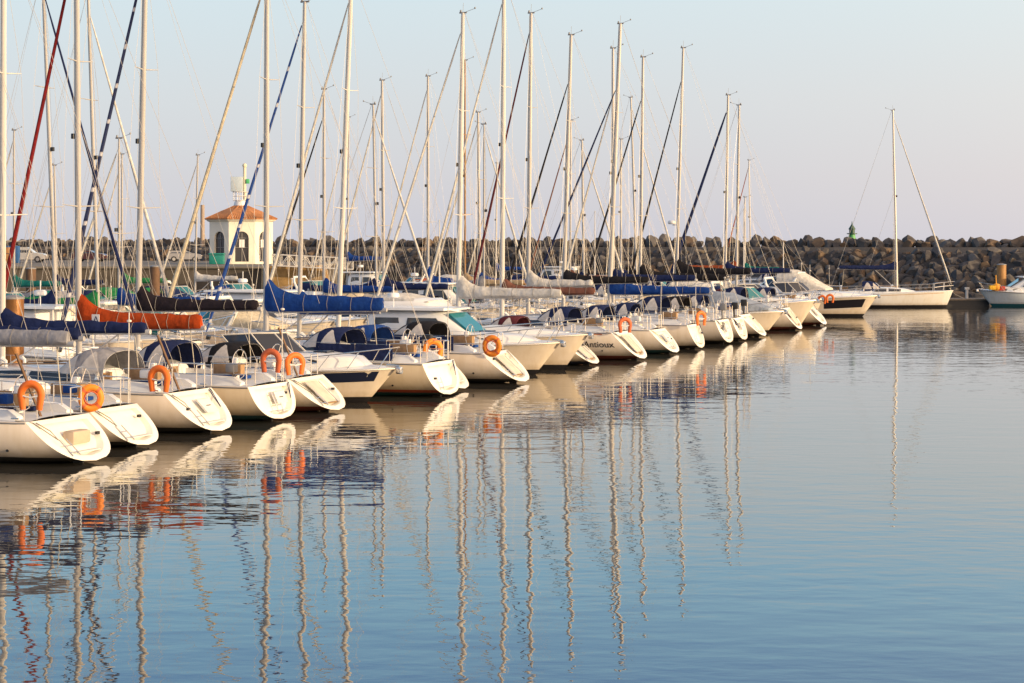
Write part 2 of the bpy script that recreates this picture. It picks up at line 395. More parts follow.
def rails(root, H, m=M_steel, lvl=2, xm=None, cloth=None, net=False):
    """pushpit, pulpit, stanchions and lifelines"""
    def g(x, sgn=1, dz=0.0, ins=.07):
        u = H.u_at(x); p = H.pt(u, 1, sgn, -ins); p.z = H.zd(u)+dz; return p
    xs = H.rs+.12; x1 = xs+1.0; xb = H.L-1.5
    r = .017 if lvl > 1 else .022
    for sgn in (1, -1):
        pp = MB(); a = [g(x1, sgn, .62), g(xs+.3, sgn, .64), g(xs, sgn, .64)+Vector((0, -sgn*.10, 0)), g(xs, sgn, .64)+Vector((-.02, -sgn*.55, 0))]
        pp.tube(a, r, 6); pp.tube([p-Vector((0, 0, .3)) for p in a], r*.85, 5)
        for q in (a[0], a[2], a[3]): pp.tube([q, Vector((q.x, q.y, H.fs))], r, 5)
        pp.build('pushpit', m, root)
    pu = MB()
    for sgn in (1, -1):
        a = [g(xb, sgn, .62), g(xb+.8, sgn, .68), Vector((H.L+.02, sgn*.16, H.fb+.70))]
        pu.tube(a+[Vector((H.L+.10, 0, H.fb+.70))], r, 6)
        pu.tube([p-Vector((0, 0, .3)) for p in a], r*.85, 5)
        for q in a[:2]: pu.tube([q, q-Vector((.06, 0, .66))], r, 5)
    pu.build('pulpit', m, root)
    if lvl == 0: return
    for sgn in (1, -1):
        n = 4; tops = []
        for i in range(n):
            x = lerp(x1+1.2, xb-1.1, i/(n-1)); q = g(x, sgn, 0); s_ = MB(); s_.tube([q, q+Vector((0, 0, .6))], .013, 5); s_.build('stanchion', m, root)
            tops.append(q)
        path = [g(x1, sgn)]+tops+[g(xb, sgn)]
        for hgt in (.59, .31):
            wires('lifeline', root, [p+Vector((0, 0, hgt)) for p in path], .006 if lvl > 1 else .009, m)
        if cloth and sgn == 1:
            cb = MB(); pth = [g(lerp(x1-.1, x1+2.5, i/8), sgn) for i in range(9)]
            cb.loft([[p+Vector((0, .012, .06)), p+Vector((0, .012, .57)), p+Vector((0, -.012, .57)), p+Vector((0, -.012, .06))] for p in pth])
            cb.build('weather_cloth', fab(cloth), root)

def sprayhood(root, x0, x1, hw, zb, h, color, windows=True, open_aft=True):
    """canvas hood on hoops: aft hoop tall, front raked down to the cabin top, clear panels let into the cloth"""
    hk = interp_lin = [(0, .93), (.12, 1.0), (.42, .99), (.62, .80), (1.0, .05)]
    def hz_(u):
        for (a, b), (c, d) in zip(hk, hk[1:]):
            if u <= c: return lerp(b, d, (u-a)/(c-a))
        return hk[-1][1]
    def S(u, v, off=0.0):
        x = lerp(x0-.10, x1, u); a = PI*v; c = math.cos(a); s_ = math.sin(a); w_ = hw*(1.02-.16*u*u)
        y = w_*math.copysign(abs(c)**.62, c)*(1-.13*s_*(1-s_)); z = zb+.05*u+h*hz_(u)*s_**.8
        sag = .02*math.sin(u*9+v*14)
        p = Vector((x, y, z+sag*s_)); n_ = Vector((.35 if u > .45 else 0, c, s_)).normalized()
        return p+n_*off
    NU, NV = 14, 18
    mb = MB(); rings = [[S(i/NU, k/NV) for k in range(NV+1)] for i in range(NU+1)]; mb.loft(rings, cap0=False, cap1=False, closed=False)
    inner = [[S(i/NU, k/NV, -.02) for k in range(NV+1)] for i in range(NU+1)]; mb.loft(inner, cap0=False, cap1=False, closed=False)
    mb.loft([[rings[0][k], inner[0][k]] for k in range(NV+1)], cap0=False, cap1=False, closed=False)
    hood = mb.build('sprayhood', fab(color), root, ang=60)
    hp = MB()
    for u in (.02, .42): hp.tube([S(u, k/14, -.03) for k in range(15)], .014, 5)
    hp.build('hoop', M_steel, hood)
    if windows:
        def patch(u0, u1, fa, fb):
            m_ = MB(); g_ = []
            for i in range(9):
                k = i/8; u = lerp(u0, u1, k); g_.append([S(u, lerp(fa(k), fb(k), j/6), .012) for j in range(7)])
            m_.loft(g_, cap0=False, cap1=False, closed=False); m_.build('clear_window', M_clear, hood, ang=60)
        for mir in (0, 1):
            q = (lambda v: 1-v) if mir else (lambda v: v)
            patch(.07, .42, lambda k: q(.045), lambda k: q(.055+.31*(1-abs(2*k-.9)/1.1)))
            patch(.48, .93, lambda k: q(.05), lambda k: q(.30-.22*k))
        patch(.60, .93, lambda k: .36, lambda k: .49); patch(.60, .93, lambda k: .51, lambda k: .64)
    return hood

def put_text(root, H, txt, x_c, z_c, size, m, side=1, shear=.3, name='lettering', facing=1):
    cu = bpy.data.curves.new('t', 'FONT'); cu.body = txt; cu.size = size; cu.shear = shear; cu.align_x = 'CENTER'; cu.align_y = 'CENTER'; cu.offset = size*.012
    to = bpy.data.objects.new('t', cu); COL.objects.link(to); bpy.context.view_layer.update()
    me = bpy.data.meshes.new_from_object(to.evaluated_get(bpy.context.evaluated_depsgraph_get())); bpy.data.objects.remove(to)
    bm = bmesh.new(); bm.from_mesh(me); bmesh.ops.triangulate(bm, faces=bm.faces)
    bmesh.ops.subdivide_edges(bm, edges=[e for e in bm.edges if e.calc_length() > size*.25], cuts=2)
    for v in bm.verts:
        x = x_c-side*facing*v.co.x; z = z_c+v.co.y
        u = H.u_at(x, .8); v.co = H.pt(u, H.zf_at(u, z), side, .009)
    bm.to_mesh(me); bm.free(); me.name = name; me.materials.clear(); me.materials.append(m)
    o = bpy.data.objects.new(name, me); COL.objects.link(o); o.parent = root
    return o

# ------------------------------------------------------------------ sailing yacht
BOOT = dict(black=[(0.19, (.015, .014, .016))], red=[(0.16, (.02, .10, .10)), (0.26, (.50, .08, .03))], green=[(0.21, (.01, .10, .12))], navy=[(0.19, (.01, .02, .07))],
            rust=[(0.21, (.22, .04, .025))], gold=[(0.07, (.02, .02, .02)), (.11, (.55, .28, .05))])
def sailboat(label, t, direction=1, w0=0.0, L=10.0, B=3.15, fs=1.05, fb=1.35, boot='black', hullc=WARMLIT_WHITE, mast_px=None, top=None, base_px=None, mast_w=None,
             cover='navy', boom_len=4.3, boom_z=2.5, cover_h=.34, hood='navy', furl='white', frac=.97, lvl=2, group=None, stripes=(), radar=False, cloth=None, mmat=None, mr=.085,
             mast_h=13.0, wheel=True, outboard=False, windows=2, tender=None, name_txt=None, transom='scoop', pos=None, ang=None, mast_x=None, raise_=0.0, bimini=None, furl_r=.062, bow_px=None, kit_=None):
    """direction 1: stern at w0, bow further along BW; -1: bow at w0 pointing back at the fairway"""
    A = A_IN if direction == 1 else A_OUT
    if ang is not None: A = ang
    if pos is None: pos = P(t, w0) if direction == 1 else P(t, w0+L)
    root = empty('sailboat', (pos[0], pos[1], raise_), A)
    tag(root, label, 'sailboat', group or 'sailboats in the marina')
    rs = {'scoop': 1.15, 'steep': .45, 'plumb': .15}[transom]
    vr = random.Random(int(t*71)+5)
    if transom == 'scoop': rs *= vr.uniform(.82, 1.08)
    H = Hull(L, B, fs*vr.uniform(.96, 1.06), fb*vr.uniform(.97, 1.05), vr.uniform(.68, .82), rs, .6); fs, fb = H.fs, H.fb
    hm = hull_mat('hull_%s_%s_%.2f' % (boot, '%.2f%.2f%.2f' % hullc, .0), hullc, BOOT[boot])
    H.build(root, hm); H.deck(root, M_deck)
    tr = H.transom(root, M_tran)
    H.rubrail(root, M_grey if lvl > 1 else M_gel, .022)
    zd = fs
    # mast geometry: solve so that the mast foot and head land at the right place seen along the basin
    loc = Matrix.Translation((pos[0], pos[1], 0)) @ Matrix.Rotation(A, 4, 'Z'); inv = loc.inverted()
    if mast_x is None: mast_x = L*.62
    if mast_px is not None:
        bp = base_px if base_px is not None else mast_px
        r = (bp-512)/F; ax = Vector((math.cos(A), math.sin(A))); q = Vector((pos[0], pos[1]))
        mast_x = (r*q.y-q.x)/(ax.x-r*ax.y); mast_x = max(L*.45, min(L*.72, mast_x))
        base_w = loc @ Vector((mast_x, 0, 0)); D = base_w.y
        if top is not None: mast_h = CH-(top-HZ)*D/F
        lat = (mast_px-bp)*D/F
        dxl = lat/ax.x
    else: dxl = -.35; D = pos[1]
    dxl = max(-1.0, min(.6, dxl))
    ctop = zd+.48+.12
    base = (mast_x, 0, zd+.40); topv = (mast_x+dxl, 0, mast_h)
    # coachroof
    ca = L*.36; cf = mast_x+1.5; hwb = B*.33
    secs = [(ca, hwb, zd, .52), (ca+.3, hwb*1.02, zd, .60), (lerp(ca, cf, .45), hwb*.98, zd+.03, .56), (lerp(ca, cf, .75), hwb*.78, zd+.08, .42), (cf, hwb*.45, zd+.15, .12)]
    cb = MB(); cb.loft(trunk_rings(secs, 17)); cabin = cb.build('coachroof', M_gel, root, ang=45)
    if windows:
        xs0, xs1 = ca+.35, lerp(ca, cf, .70); nW = windows
        for sgn in (1, -1):
            for k in range(nW):
                xa = lerp(xs0, xs1, k/nW)+.05; xb = lerp(xs0, xs1, (k+1)/nW)-.12; vs = []; fs_ = []
                for i in range(5):
                    x = lerp(xa, xb, i/4)
                    # side surface of the loft by interpolation
                    for (s0, s1) in zip(secs, secs[1:]):
                        if s0[0] <= x <= s1[0]:
                            q = (x-s0[0])/(s1[0]-s0[0]); hw = lerp(s0[1], s1[1], q); zb = lerp(s0[2], s1[2], q); hh = lerp(s0[3], s1[3], q); break
                    hgt = .78
                    if nW < 3 and i == 4: hgt = .55
                    for a_ in (.07, .12, .18, .25): 
                        aa = PI*a_; vs.append(Vector((x, sgn*(hw*math.cos(aa)**.45+.03), zb+hh*math.sin(aa)**.6)))
                for i in range(4):
                    for j in range(3): fs_.append((i*4+j, i*4+4+j, i*4+5+j, i*4+1+j))
                MB().add(vs, fs_).build('cabin_window', M_win, cabin)
    # cockpit coamings, seats and companionway
    cm = MB()
    for sgn in (1, -1):
        yb = H.hb(.15)-.48
        cm.loft([[(x, sgn*(yo), zd+z) for yo, z in ((yb-.16, -.02), (yb-.12, h), (yb+.08, h), (yb+.2, -.02))] for x, h in ((rs+.35, .10), (rs+.6, .24), (ca+.2, .34))])
    cm.build('cockpit_coaming', M_gel, root)
    cp = MB(); cp.box(ca-.02, ca+.03, -.32, .32, zd, zd+.42, b=.01); cp.build('companionway', M_teak, cabin)
    ch = MB(); ch.box(cf-.9, cf-.4, -.25, .25, zd+.42, zd+.50, b=.02); ch.build('deck_hatch', M_win, root)
    if lvl > 0:
        for sgn in (1, -1):
            wn = MB(); c = Vector((ca-.45, sgn*(H.hb(.25)-.45), zd+.3)); wn.tube([c, c+Vector((0, 0, .1)), c+Vector((0, 0, .2))], [.08, .05, .075], 8); wn.build('winch', M_steel, root)
    if wheel and lvl > 0:
        wl = MB(); cx = rs+.95; cz = zd+.55
        wl.tube([(cx+.05*math.cos(a)*0, .42*math.cos(a), cz+.42*math.sin(a)) for a in [2*PI*i/18 for i in range(19)]], .014, 5)
        for k in range(3): a = PI*k/3; wl.tube([(cx, -.42*math.cos(a), cz-.42*math.sin(a)), (cx, .42*math.cos(a), cz+.42*math.sin(a))], .009, 4)
        wl.build('steering_wheel', M_steel, root)
        pd = MB(); pd.box(cx+.05, cx+.22, -.09, .09, zd-.02, zd+.72, b=.04); pd.build('binnacle', M_gel, root)
    # stern gear: differs from boat to boat
    sr = random.Random(int(abs(t)*37)+int(L*10)); fr = lambda zf, y: Vector((rs*zf-.06, y, lerp(H.zs, fs, zf)))
    kit = sr.choice(['ladder', 'locker', 'door', 'ladder2', 'raft']) if kit_ is None else kit_
    if lvl > 0:
        if kit not in ('ladder', 'ladder2') and sr.random() < .6: kit = kit+'+ladder2'
        if 'ladder' in kit:
            ld = MB(); y0 = -.12 if kit == 'ladder' else .42; zt_ = .80 if kit == 'ladder' else .55
            ld.tube([fr(zt_, y0), fr(.18, y0)], .016, 5); ld.tube([fr(zt_, y0+.28), fr(.18, y0+.28)], .016, 5)
            for k in (.25, .4, .55, .7):
                if k < zt_: ld.tube([fr(k, y0), fr(k, y0+.28)], .013, 4)
            ld.build('swim_ladder', M_steel, root)
        if 'locker' in kit or kit == 'ladder':
            lk = MB(); lk.loft([[fr(a, y)+Vector((d, 0, 0)) for a, y in ((.45, -.55), (.45, .05), (.78, .05), (.78, -.55))] for d in (-.02, .05)]); lk.build('locker_lid', M_deck, root, smooth=False)
            hb_ = MB(); hb_.tube([fr(.62, -.35)+Vector((-.03, 0, 0)), fr(.62, -.15)+Vector((-.03, 0, 0))], .014, 4); hb_.build('locker_handle', M_black, root)
        if kit.startswith('door'):
            lk = MB(); lk.loft([[fr(a, y)+Vector((d, 0, 0)) for a, y in ((.25, -.30), (.25, .30), (.86, .38), (.86, -.38))] for d in (.02, .06)]); lk.build('stern_door', mat('door_cream', (.62, .56, .46), .5, var=.2), root, smooth=False)
            for y_ in (-.34, .34): MB().tube([fr(.20, y_), fr(.85, y_*1.2)], .018, 4).build('grab_rail', M_steel, root)
        if kit.startswith('raft'):
            rf_ = MB(); q = fr(.5, 0); rf_.box(q.x-.05, q.x+.28, -.42, .28, q.z-.12, q.z+.20, b=.08); rf_.build('liferaft_canister', mat('raft_tan', (.52, .42, .32), .6, var=.2), root)
        st = MB(); st.box(rs*.22-.02, rs*.22+.16, -.5, .5, lerp(H.zs, fs, .2), lerp(H.zs, fs, .235), b=.01); st.build('transom_step', M_deck if not kit.startswith('door') else M_teak, root)
        fl = MB()
        for y_ in (sr.choice([-.85, .8, -.7]),): q = fr(.5+.3*sr.random(), y_*B/3.3); fl.box(q.x-.02, q.x+.05, q.y-.06, q.y+.06, q.z-.03, q.z+.04, b=.01)
        fl.build('stern_vent', M_black, root)
        for sgn in ((1,), (1, -1), (-1,))[sr.randrange(3)]:
            ca_ = Vector((rs+.25, sgn*(H.hb(.1)-.12), fs+.03)); cl_ = MB(); cl_.tube([ca_-Vector((.1, 0, -.05)), ca_+Vector((.1, 0, .05))], .022, 5); cl_.build('cleat', M_steel, root)
            q0 = fr(.97, sgn*(H.hb(0)*.86)); q1 = fr(.55, sgn*H.hb(0)*.62)+Vector((-.03, 0, 0)); sl_ = MB(); sl_.tube([ca_, q0, q1, q1.lerp(q0, .5)+Vector((-.04, -sgn*.12, 0)), q0+Vector((0, -sgn*.1, 0))], .014, 4)
            sl_.build('stern_line', sr.choice([M_rope, fab('navy'), M_tie]), root)
        # fixed gear on the pushpit and round the cockpit
        g1 = MB(); yq = -H.hb(.1)+.3; hasa = sr.random() < .35; g1.tube([(rs+.15, yq, fs), (rs+.12, yq, fs+2.0+sr.random()*.5)], .016, 5); g1.ball((rs+.12, yq, fs+2.1), .07, 8, 4, .6); _ = g1.build('aerial', M_aluw, root) if hasa else None
        if sr.random() < .6:
            g1 = MB(); x_ = rs+.55; g1.box(x_-.14, x_+.14, H.hb(.1)-.30, H.hb(.1)-.05, fs+.40, fs+.62, b=.04); g1.build('instrument_box', sr.choice([M_gel, M_grey, fab('blue'), M_gel]), root)
        g1 = MB(); x_ = rs+1.6; g1.tube([(x_-.5, 0, fs+.02), (x_-.5, 0, fs+.55)], .035, 6); g1.box(x_-.9, x_+.1, -.05, .05, fs+.53, fs+.58, b=.01); g1.box(x_-.85, x_+.05, .06, .30, fs+.25, fs+.55, b=.01); _ = g1.build('cockpit_table', M_teak, root) if sr.random() < .4 else None
        g1 = MB()
        for sgn in (1, -1): x_ = ca-.1; g1.box(rs+.9, x_, sgn*(H.hb(.15)-.95)-.18, sgn*(H.hb(.15)-.95)+.18, fs+.10, fs+.20, b=.03)
        g1.build('seat_cushion', sr.choice([fab('navy'), fab('blue'), fab('cream'), fab('grey')]), root)
        hr = MB()
        for sgn in (1, -1): hr.tube([(ca+.5, sgn*hwb*.62, zd+.63), (ca+.6, sgn*hwb*.62, zd+.69), (lerp(ca, cf, .6), sgn*hwb*.58, zd+.62), (lerp(ca, cf, .62), sgn*hwb*.58, zd+.55)], .02, 5)
        hr.build('handrail', M_teak if sr.random() < .5 else M_steel, root)
        vt = MB()
        for sgn in (1, -1): c_ = Vector((mast_x-.45, sgn*.42, zd+.52)); vt.tube([c_, c_+Vector((0, 0, .16)), c_+Vector((.14, 0, .24))], [.05, .05, .07], 7)
        vt.build('dorade_vent', M_gel, root)
    for sgn in (1, -1):
        wires('halyard', root, [(mast_x+.10, sgn*.13, zd+.6), (mast_x+dxl+.06, sgn*.06, mast_h-.15)], .005, M_rope)
    # skin fitting + rudder
    if lvl > 1:
        sf = MB(); p = H.pt(H.u_at(1.5, .35), .38, 1, .0); sf.tube([p-Vector((0, .02, 0)), p+Vector((0, .015, 0))], .035, 8); sf.build('exhaust_outlet', M_black, root)
        ru = MB(); ru.prism([(.35, .12), (.62, .12), (.60, -.9), (.30, -.9)], -.03, .03); ru.build('rudder', M_black, root)
    if hood:
        hv = random.Random(int(L*100+abs(t)*13)); sprayhood(root, ca-.35-.25*hv.random(), ca+.95+.45*hv.random(), B*.335, zd+.26, .74+.22*hv.random(), hood, windows=lvl > 0)
    if bimini:
        bx0, bx1 = rs+.3, rs+1.9; bb = MB(); rg = []
        for i in range(5):
            x = lerp(bx0, bx1, i/4); rg.append([(x, B*.36*math.cos(PI*k/8), zd+1.75+.14*math.sin(PI*k/8)+.05*math.sin(PI*i/4)) for k in range(9)])
        bb.loft(rg, cap0=False, cap1=False, closed=False); bb.loft([[(x, y, z-.03) for x, y, z in r] for r in rg], cap0=False, cap1=False, closed=False)
        bi = bb.build('bimini', fab(bimini), root)
        fr_ = MB()
        for sgn in (1, -1):
            for xx in (bx0, bx1): fr_.tube([(xx, sgn*B*.36, zd+1.75), ((bx0+bx1)/2, sgn*B*.38, zd+.1)], .015, 5)
        fr_.build('bimini_frame', M_steel, bi)
    rails(root, H, lvl=lvl, cloth=cloth)
    for (kind, x0, x1, za, zb, colr) in stripes:
        H.strip(kind, root, mat('stripe_'+'%.2f%.2f%.2f' % colr, colr, .35), x0, x1, za, zb, 1)
        H.strip(kind, root, mat('stripe_'+'%.2f%.2f%.2f' % colr, colr, .35), x0, x1, za, zb, -1)
    if name_txt: put_text(root, H, name_txt[0], name_txt[1], name_txt[2], name_txt[3], M_black)
    build_rig(root, H, base, topv, cover, boom_len, boom_z, furl, furl_r=furl_r, lvl=lvl, mmat=mmat, mr=mr, frac=frac, bow=(L-.15, 0, fb+.03), stern=(rs+.1, 0, fs), hbm=B/2, radar=radar, cover_h=cover_h,
              spreaders=2 if mast_h > 10.5 else 1)
    if outboard:
        ob = MB(); c = Vector((rs+.05, outboard, zd+.45))
        ob.box(c.x-.22, c.x+.12, c.y-.13, c.y+.13, c.z, c.z+.36, b=.06); ob.tube([c, c-Vector((.05, 0, .75))], .05, 6)
        ob.box(c.x-.14, c.x+.08, c.y-.03, c.y+.03, c.z-.85, c.z-.62, b=.01); ob.build('outboard_motor', M_black if outboard > 0 else M_grey, root)
    if tender:
        tb = MB(); x_, z_ = L*.83, fb+.18
        ring = [(x_-1.0+math.cos(a)*.25, .55*math.sin(a), z_) for a in [PI/2+PI*i/6 for i in range(7)]]+[(x_+.6+math.cos(a)*.6, .55*math.sin(a), z_+.12) for a in [-PI/2+PI*i/6 for i in range(7)]]
        tb.tube(ring+ring[:1], .16, 8); tb.box(x_-1.0, x_+.9, -.45, .45, z_-.1, z_-.05); tb.build('folded_dinghy', fab(tender), root)
    root['_L'] = L; INFO[root.name] = (H, loc, mast_x)
    return root
INFO = {}

# ------------------------------------------------------------------ motor cruiser (bow to the fairway unless direction = 1)
def motorboat(label, t, direction=-1, w0=0.0, L=8.6, B=3.0, fs=1.0, fb=1.5, boot='black', hullc=WARMLIT_WHITE, band=None, top='open', lvl=2, canvas='navy', glass=M_teal, group=None,
              pos=None, ang=None, stripes=(), fly=False, raise_=0, ws_x=None, cockpit_cover=None, arch=True, mast=None, roof_h=1.7, canopy_h=0.0):
    A = A_IN if direction == 1 else A_OUT
    if ang is not None: A = ang
    if pos is None: pos = P(t, w0) if direction == 1 else P(t, w0+L)
    root = empty('motorboat', (pos[0], pos[1], raise_), A); tag(root, label, 'motorboat', group or 'motorboats in the marina')
    H = Hull(L, B, fs, fb, .92, .12, 1.15, motor=True, zs=-.15, mid=.45, sheer=1.7)
    hm = hull_mat('hull_m_%s_%s' % (boot, '%.2f%.2f%.2f' % hullc), hullc, BOOT[boot]); H.build(root, hm); H.deck(root, M_gel, camber=.16); H.transom(root, M_tran, .03)
    H.rubrail(root, M_steel if lvl > 1 else M_grey, .03)
    # chine spray rail
    H.strip('spray_rail', root, M_gel, .6, L-1.6, fs*.72, fs*.72+.05, 1, .02); H.strip('spray_rail', root, M_gel, .6, L-1.6, fs*.72, fs*.72+.05, -1, .02)
    if band:
        for sgn in (1, -1): H.strip('hull_band', root, mat('stripe_'+'%.2f%.2f%.2f' % band[0], band[0], .3), band[1], band[2], band[3], band[4], sgn, .008)
    for (kind, x0, x1, za, zb, colr) in stripes:
        H.strip(kind, root, mat('stripe_'+'%.2f%.2f%.2f' % colr, colr, .35), x0, x1, za, zb, 1); H.strip(kind, root, mat('stripe_'+'%.2f%.2f%.2f' % colr, colr, .35), x0, x1, za, zb, -1)
    zd = fs; wx = ws_x or L*.52
    # raised foredeck / cabin trunk
    secs = [(wx-.6, B*.40, zd+.05, .52), (wx+.4, B*.39, zd+.08, .55), (lerp(wx, L, .4), B*.33, zd+.16, .46), (lerp(wx, L, .66), B*.22, zd+.27, .26), (L-.9, B*.08, fb-.02, .08)]
    tk = MB().loft(trunk_rings(secs)).build('foredeck_cabin', M_gel, root, ang=45)
    hz = zd+.60
    for sgn in (1, -1):     # small cabin side lights
        for k in (0, 1):
            x = wx+.75+k*.8; q = (x-wx)/(L-wx); hw = interp([(0, B*.40), (.4, B*.33), (.66, B*.22), (1, .1)], q)
            d = MB(); d.loft([[Vector((x+.26*math.cos(2*PI*i/10), sgn*(hw*.985+.02-.035*abs(math.cos(2*PI*i/10))), zd+.36+.08*math.sin(2*PI*i/10))) for i in range(10)], [Vector((x+.26*math.cos(2*PI*i/10), sgn*(hw*.94-.03), zd+.36+.08*math.sin(2*PI*i/10))) for i in range(10)]]); d.build('porthole', M_win, tk)
    ht = MB(); ht.box(wx+1.3, wx+1.8, -.26, .26, zd+.60, zd+.67, b=.02); ht.build('deck_hatch', M_win, root)
    # cockpit sides
    ck = MB()
    for sgn in (1, -1): ck.loft([[(x, sgn*(H.hb(x/L)-.06), zd-.04), (x, sgn*(H.hb(x/L)-.16), zd+h), (x, sgn*(H.hb(x/L)-.34), zd+h), (x, sgn*(H.hb(x/L)-.4), zd-.04)] for x, h in ((.3, .22), (L*.25, .34), (wx-.3, .5))])
    ck.box(.25, .45, -B*.4, B*.4, zd-.02, zd+.25, b=.04)
    ck.build('cockpit_side', M_gel, root)
    # windscreen: raked frame and glass panes
    if top in ('open', 'arch', 'canvas'):
        zt = hz+.62
        a = [(wx+.9, 0), (wx+.7, .40), (wx+.1, .86), (wx-.9, 1.0)]; hwf = B*.38
        low = [Vector((x, s_*hwf, hz-.04 if i < 2 else zd+.5)) for i, (x, s_) in enumerate(a)]; up = [Vector((x-.75, s_*hwf*.88, zt-(.06 if i == 3 else 0))) for i, (x, s_) in enumerate(a)]
        fr_ = MB()
        for sgn in (1, -1):
            f = lambda v: Vector((v.x, v.y*sgn, v.z))
            fr_.tube([f(v) for v in up], .028, 6); fr_.tube([f(v) for v in low], .03, 6)
            for k in (1, 2, 3): fr_.tube([f(low[k]), f(up[k])], .024, 5)
            for k in range(3):
                g_ = MB(); q = [f(low[k]), f(low[k+1]), f(up[k+1]), f(up[k])]; n_ = Vector((-.012, -.012*sgn, 0)); g_.loft([q, [v+n_ for v in q]]); g_.build('windscreen_pane', glass, root, smooth=False)
        fr_.build('windscreen_frame', M_aluw, root)
        if arch:
            ar = MB(); x_ = wx-2.0 if L > 7 else wx-1.5
            pts = [(x_+.35, B*.42, zd+.3), (x_-.1, B*.40, zt-.1), (x_-.25, B*.30, zt+.28), (x_-.25, -B*.30, zt+.28), (x_-.1, -B*.40, zt-.1), (x_+.35, -B*.42, zd+.3)]
            ar.tube(pts, [.12, .10, .09, .09, .10, .12], 8); ao = ar.build('radar_arch', M_gel, root)
            nl = MB(); nl.tube([(x_-.25, 0, zt+.3), (x_-.25, 0, zt+.95)], .016, 5); nl.ball((x_-.25, 0, zt+1.0), .05, 6, 4); nl.build('mast_light', M_aluw, ao)
        if top == 'canvas':
            rg = []; xa, xb = .7, wx-.7
            for i in range(7):
                k = i/6; x = lerp(xa, xb, k); hh = lerp(.35, zt-zd-.1+canopy_h, min(1, k*1.6)) + .03*noise.noise(Vector((i, L, 4)))
                rg.append([(x, B*.42*math.copysign(abs(math.cos(PI*j/10))**.5, math.cos(PI*j/10)), zd+.28+(hh-.2)*math.sin(PI*j/10)**.5) for j in range(11)])
            MB().loft(rg, closed=False, cap0=True, cap1=False).build('cockpit_canopy', fab(canvas), root, ang=50)
    if top in ('hard', 'fly'):
        x0c, x1c = wx-3.1 if L > 8 else wx-2.2, wx+.7; zt = zd+roof_h
        rh = roof_h-.1; sec = [(x0c, B*.40, zd+.1, rh*.93), (x0c+.1, B*.41, zd+.1, rh-.01), (x1c-1.2, B*.40, zd+.1, rh+.01), (x1c-.6, B*.38, zd+.1, rh*.93), (x1c+.5, B*.33, zd+.2, .35)]
        sa = MB().loft(trunk_rings(sec, 11, .28)).build('saloon', M_gel, root, ang=40)
        for sgn in (1, -1):
            for (xa, xb) in ((x0c+.25, lerp(x0c, x1c, .38)), (lerp(x0c, x1c, .43), x1c-.75)):
                v = MB(); y = sgn*(B*.40+.016); yb_ = y
                za_, zb_ = zd+.45*roof_h, zd+.80*roof_h; q = [Vector((xa, y, za_)), Vector((xb+(.3 if xb > x1c-1 else 0), y-sgn*.03, za_)), Vector((xb-.12, y-sgn*.06, zb_)), Vector((xa+.1, y-sgn*.05, zb_))]
                v.loft([q, [p-Vector((0, sgn*.05, 0)) for p in q]]); v.build('saloon_window', M_win if glass is M_win else M_win, sa, smooth=False)
        wsn = MB(); q = [Vector((x1c-.52, -B*.30, zd+.1+rh*.90)), Vector((x1c-.52, B*.30, zd+.1+rh*.90)), Vector((x1c+.36, B*.28, zd+.62)), Vector((x1c+.36, -B*.28, zd+.62))]
        q = [p+Vector((.09, 0, .03)) for p in q]
        wsn.loft([q, [p-Vector((.06, 0, .06)) for p in q]]); wsn.build('windscreen', glass, sa, smooth=False)
        rf = MB(); rf.loft([[(x0c-.9, -B*.41, zt), (x0c-.9, B*.41, zt), (x0c-.9, B*.40, zt+.09), (x0c-.9, -B*.40, zt+.09)], [(x1c-.5, -B*.41, zt), (x1c-.5, B*.41, zt), (x1c-.5, B*.40, zt+.10), (x1c-.5, -B*.40, zt+.10)], [(x1c-.25, -B*.3, zt+.02), (x1c-.25, B*.3, zt+.02), (x1c-.25, B*.28, zt+.07), (x1c-.25, -B*.28, zt+.07)]])
        rf.build('hardtop', M_gel, root)
        for sgn in (1, -1): MB().tube([(x0c-.75, sgn*B*.38, zt), (x0c-.85, sgn*B*.42, zd+.2)], .035, 6).build('hardtop_post', M_aluw, root)
        if top == 'fly':
            fb_ = MB(); fb_.loft(trunk_rings([(x0c-.5, B*.40, zt+.10, .42), (x0c, B*.41, zt+.10, .55), (x1c-1.3, B*.40, zt+.10, .60), (x1c-.6, B*.34, zt+.10, .12)], 11, .3)); fl = fb_.build('flybridge', M_gel, root, ang=40)
            for sgn in (1, -1):
                for k in range(3):
                    x = lerp(x0c+.3, x1c-1.6, k/2); d = MB(); d.tube([(x, sgn*(B*.37), zt+.33), (x, sgn*(B*.415), zt+.33)], .06, 8); d.build('porthole', M_win, fl)
            cvr = MB(); rg = []
            for i in range(7):
                k = i/6; x = lerp(x0c-.2, x1c-1.1, k); hh = .05+.30*math.sin(PI*min(1, k*1.1+.05))
                rg.append([(x, B*.36*math.copysign(abs(math.cos(PI*j/10))**.6, math.cos(PI*j/10)), zt+.55+hh*math.sin(PI*j/10)**.7) for j in range(11)])
            cvr.loft(rg, closed=False); cvr.build('flybridge_cover', fab('white'), fl, ang=50)
        else:
            an = MB(); an.tube([(x0c+.6, 0, zt+.1), (x0c+.6, 0, zt+1.0)], .02, 5)
            an.loft([[(x0c+.6+.24*f*math.cos(2*PI*k/12), .24*f*math.sin(2*PI*k/12), zt+.45+z) for k in range(12)] for z, f in ((0, .8), (.04, 1), (.14, 1), (.2, .7))]); an.build('radar_dome', M_gel, root)
    # bow rail
    br = MB(); posts = []
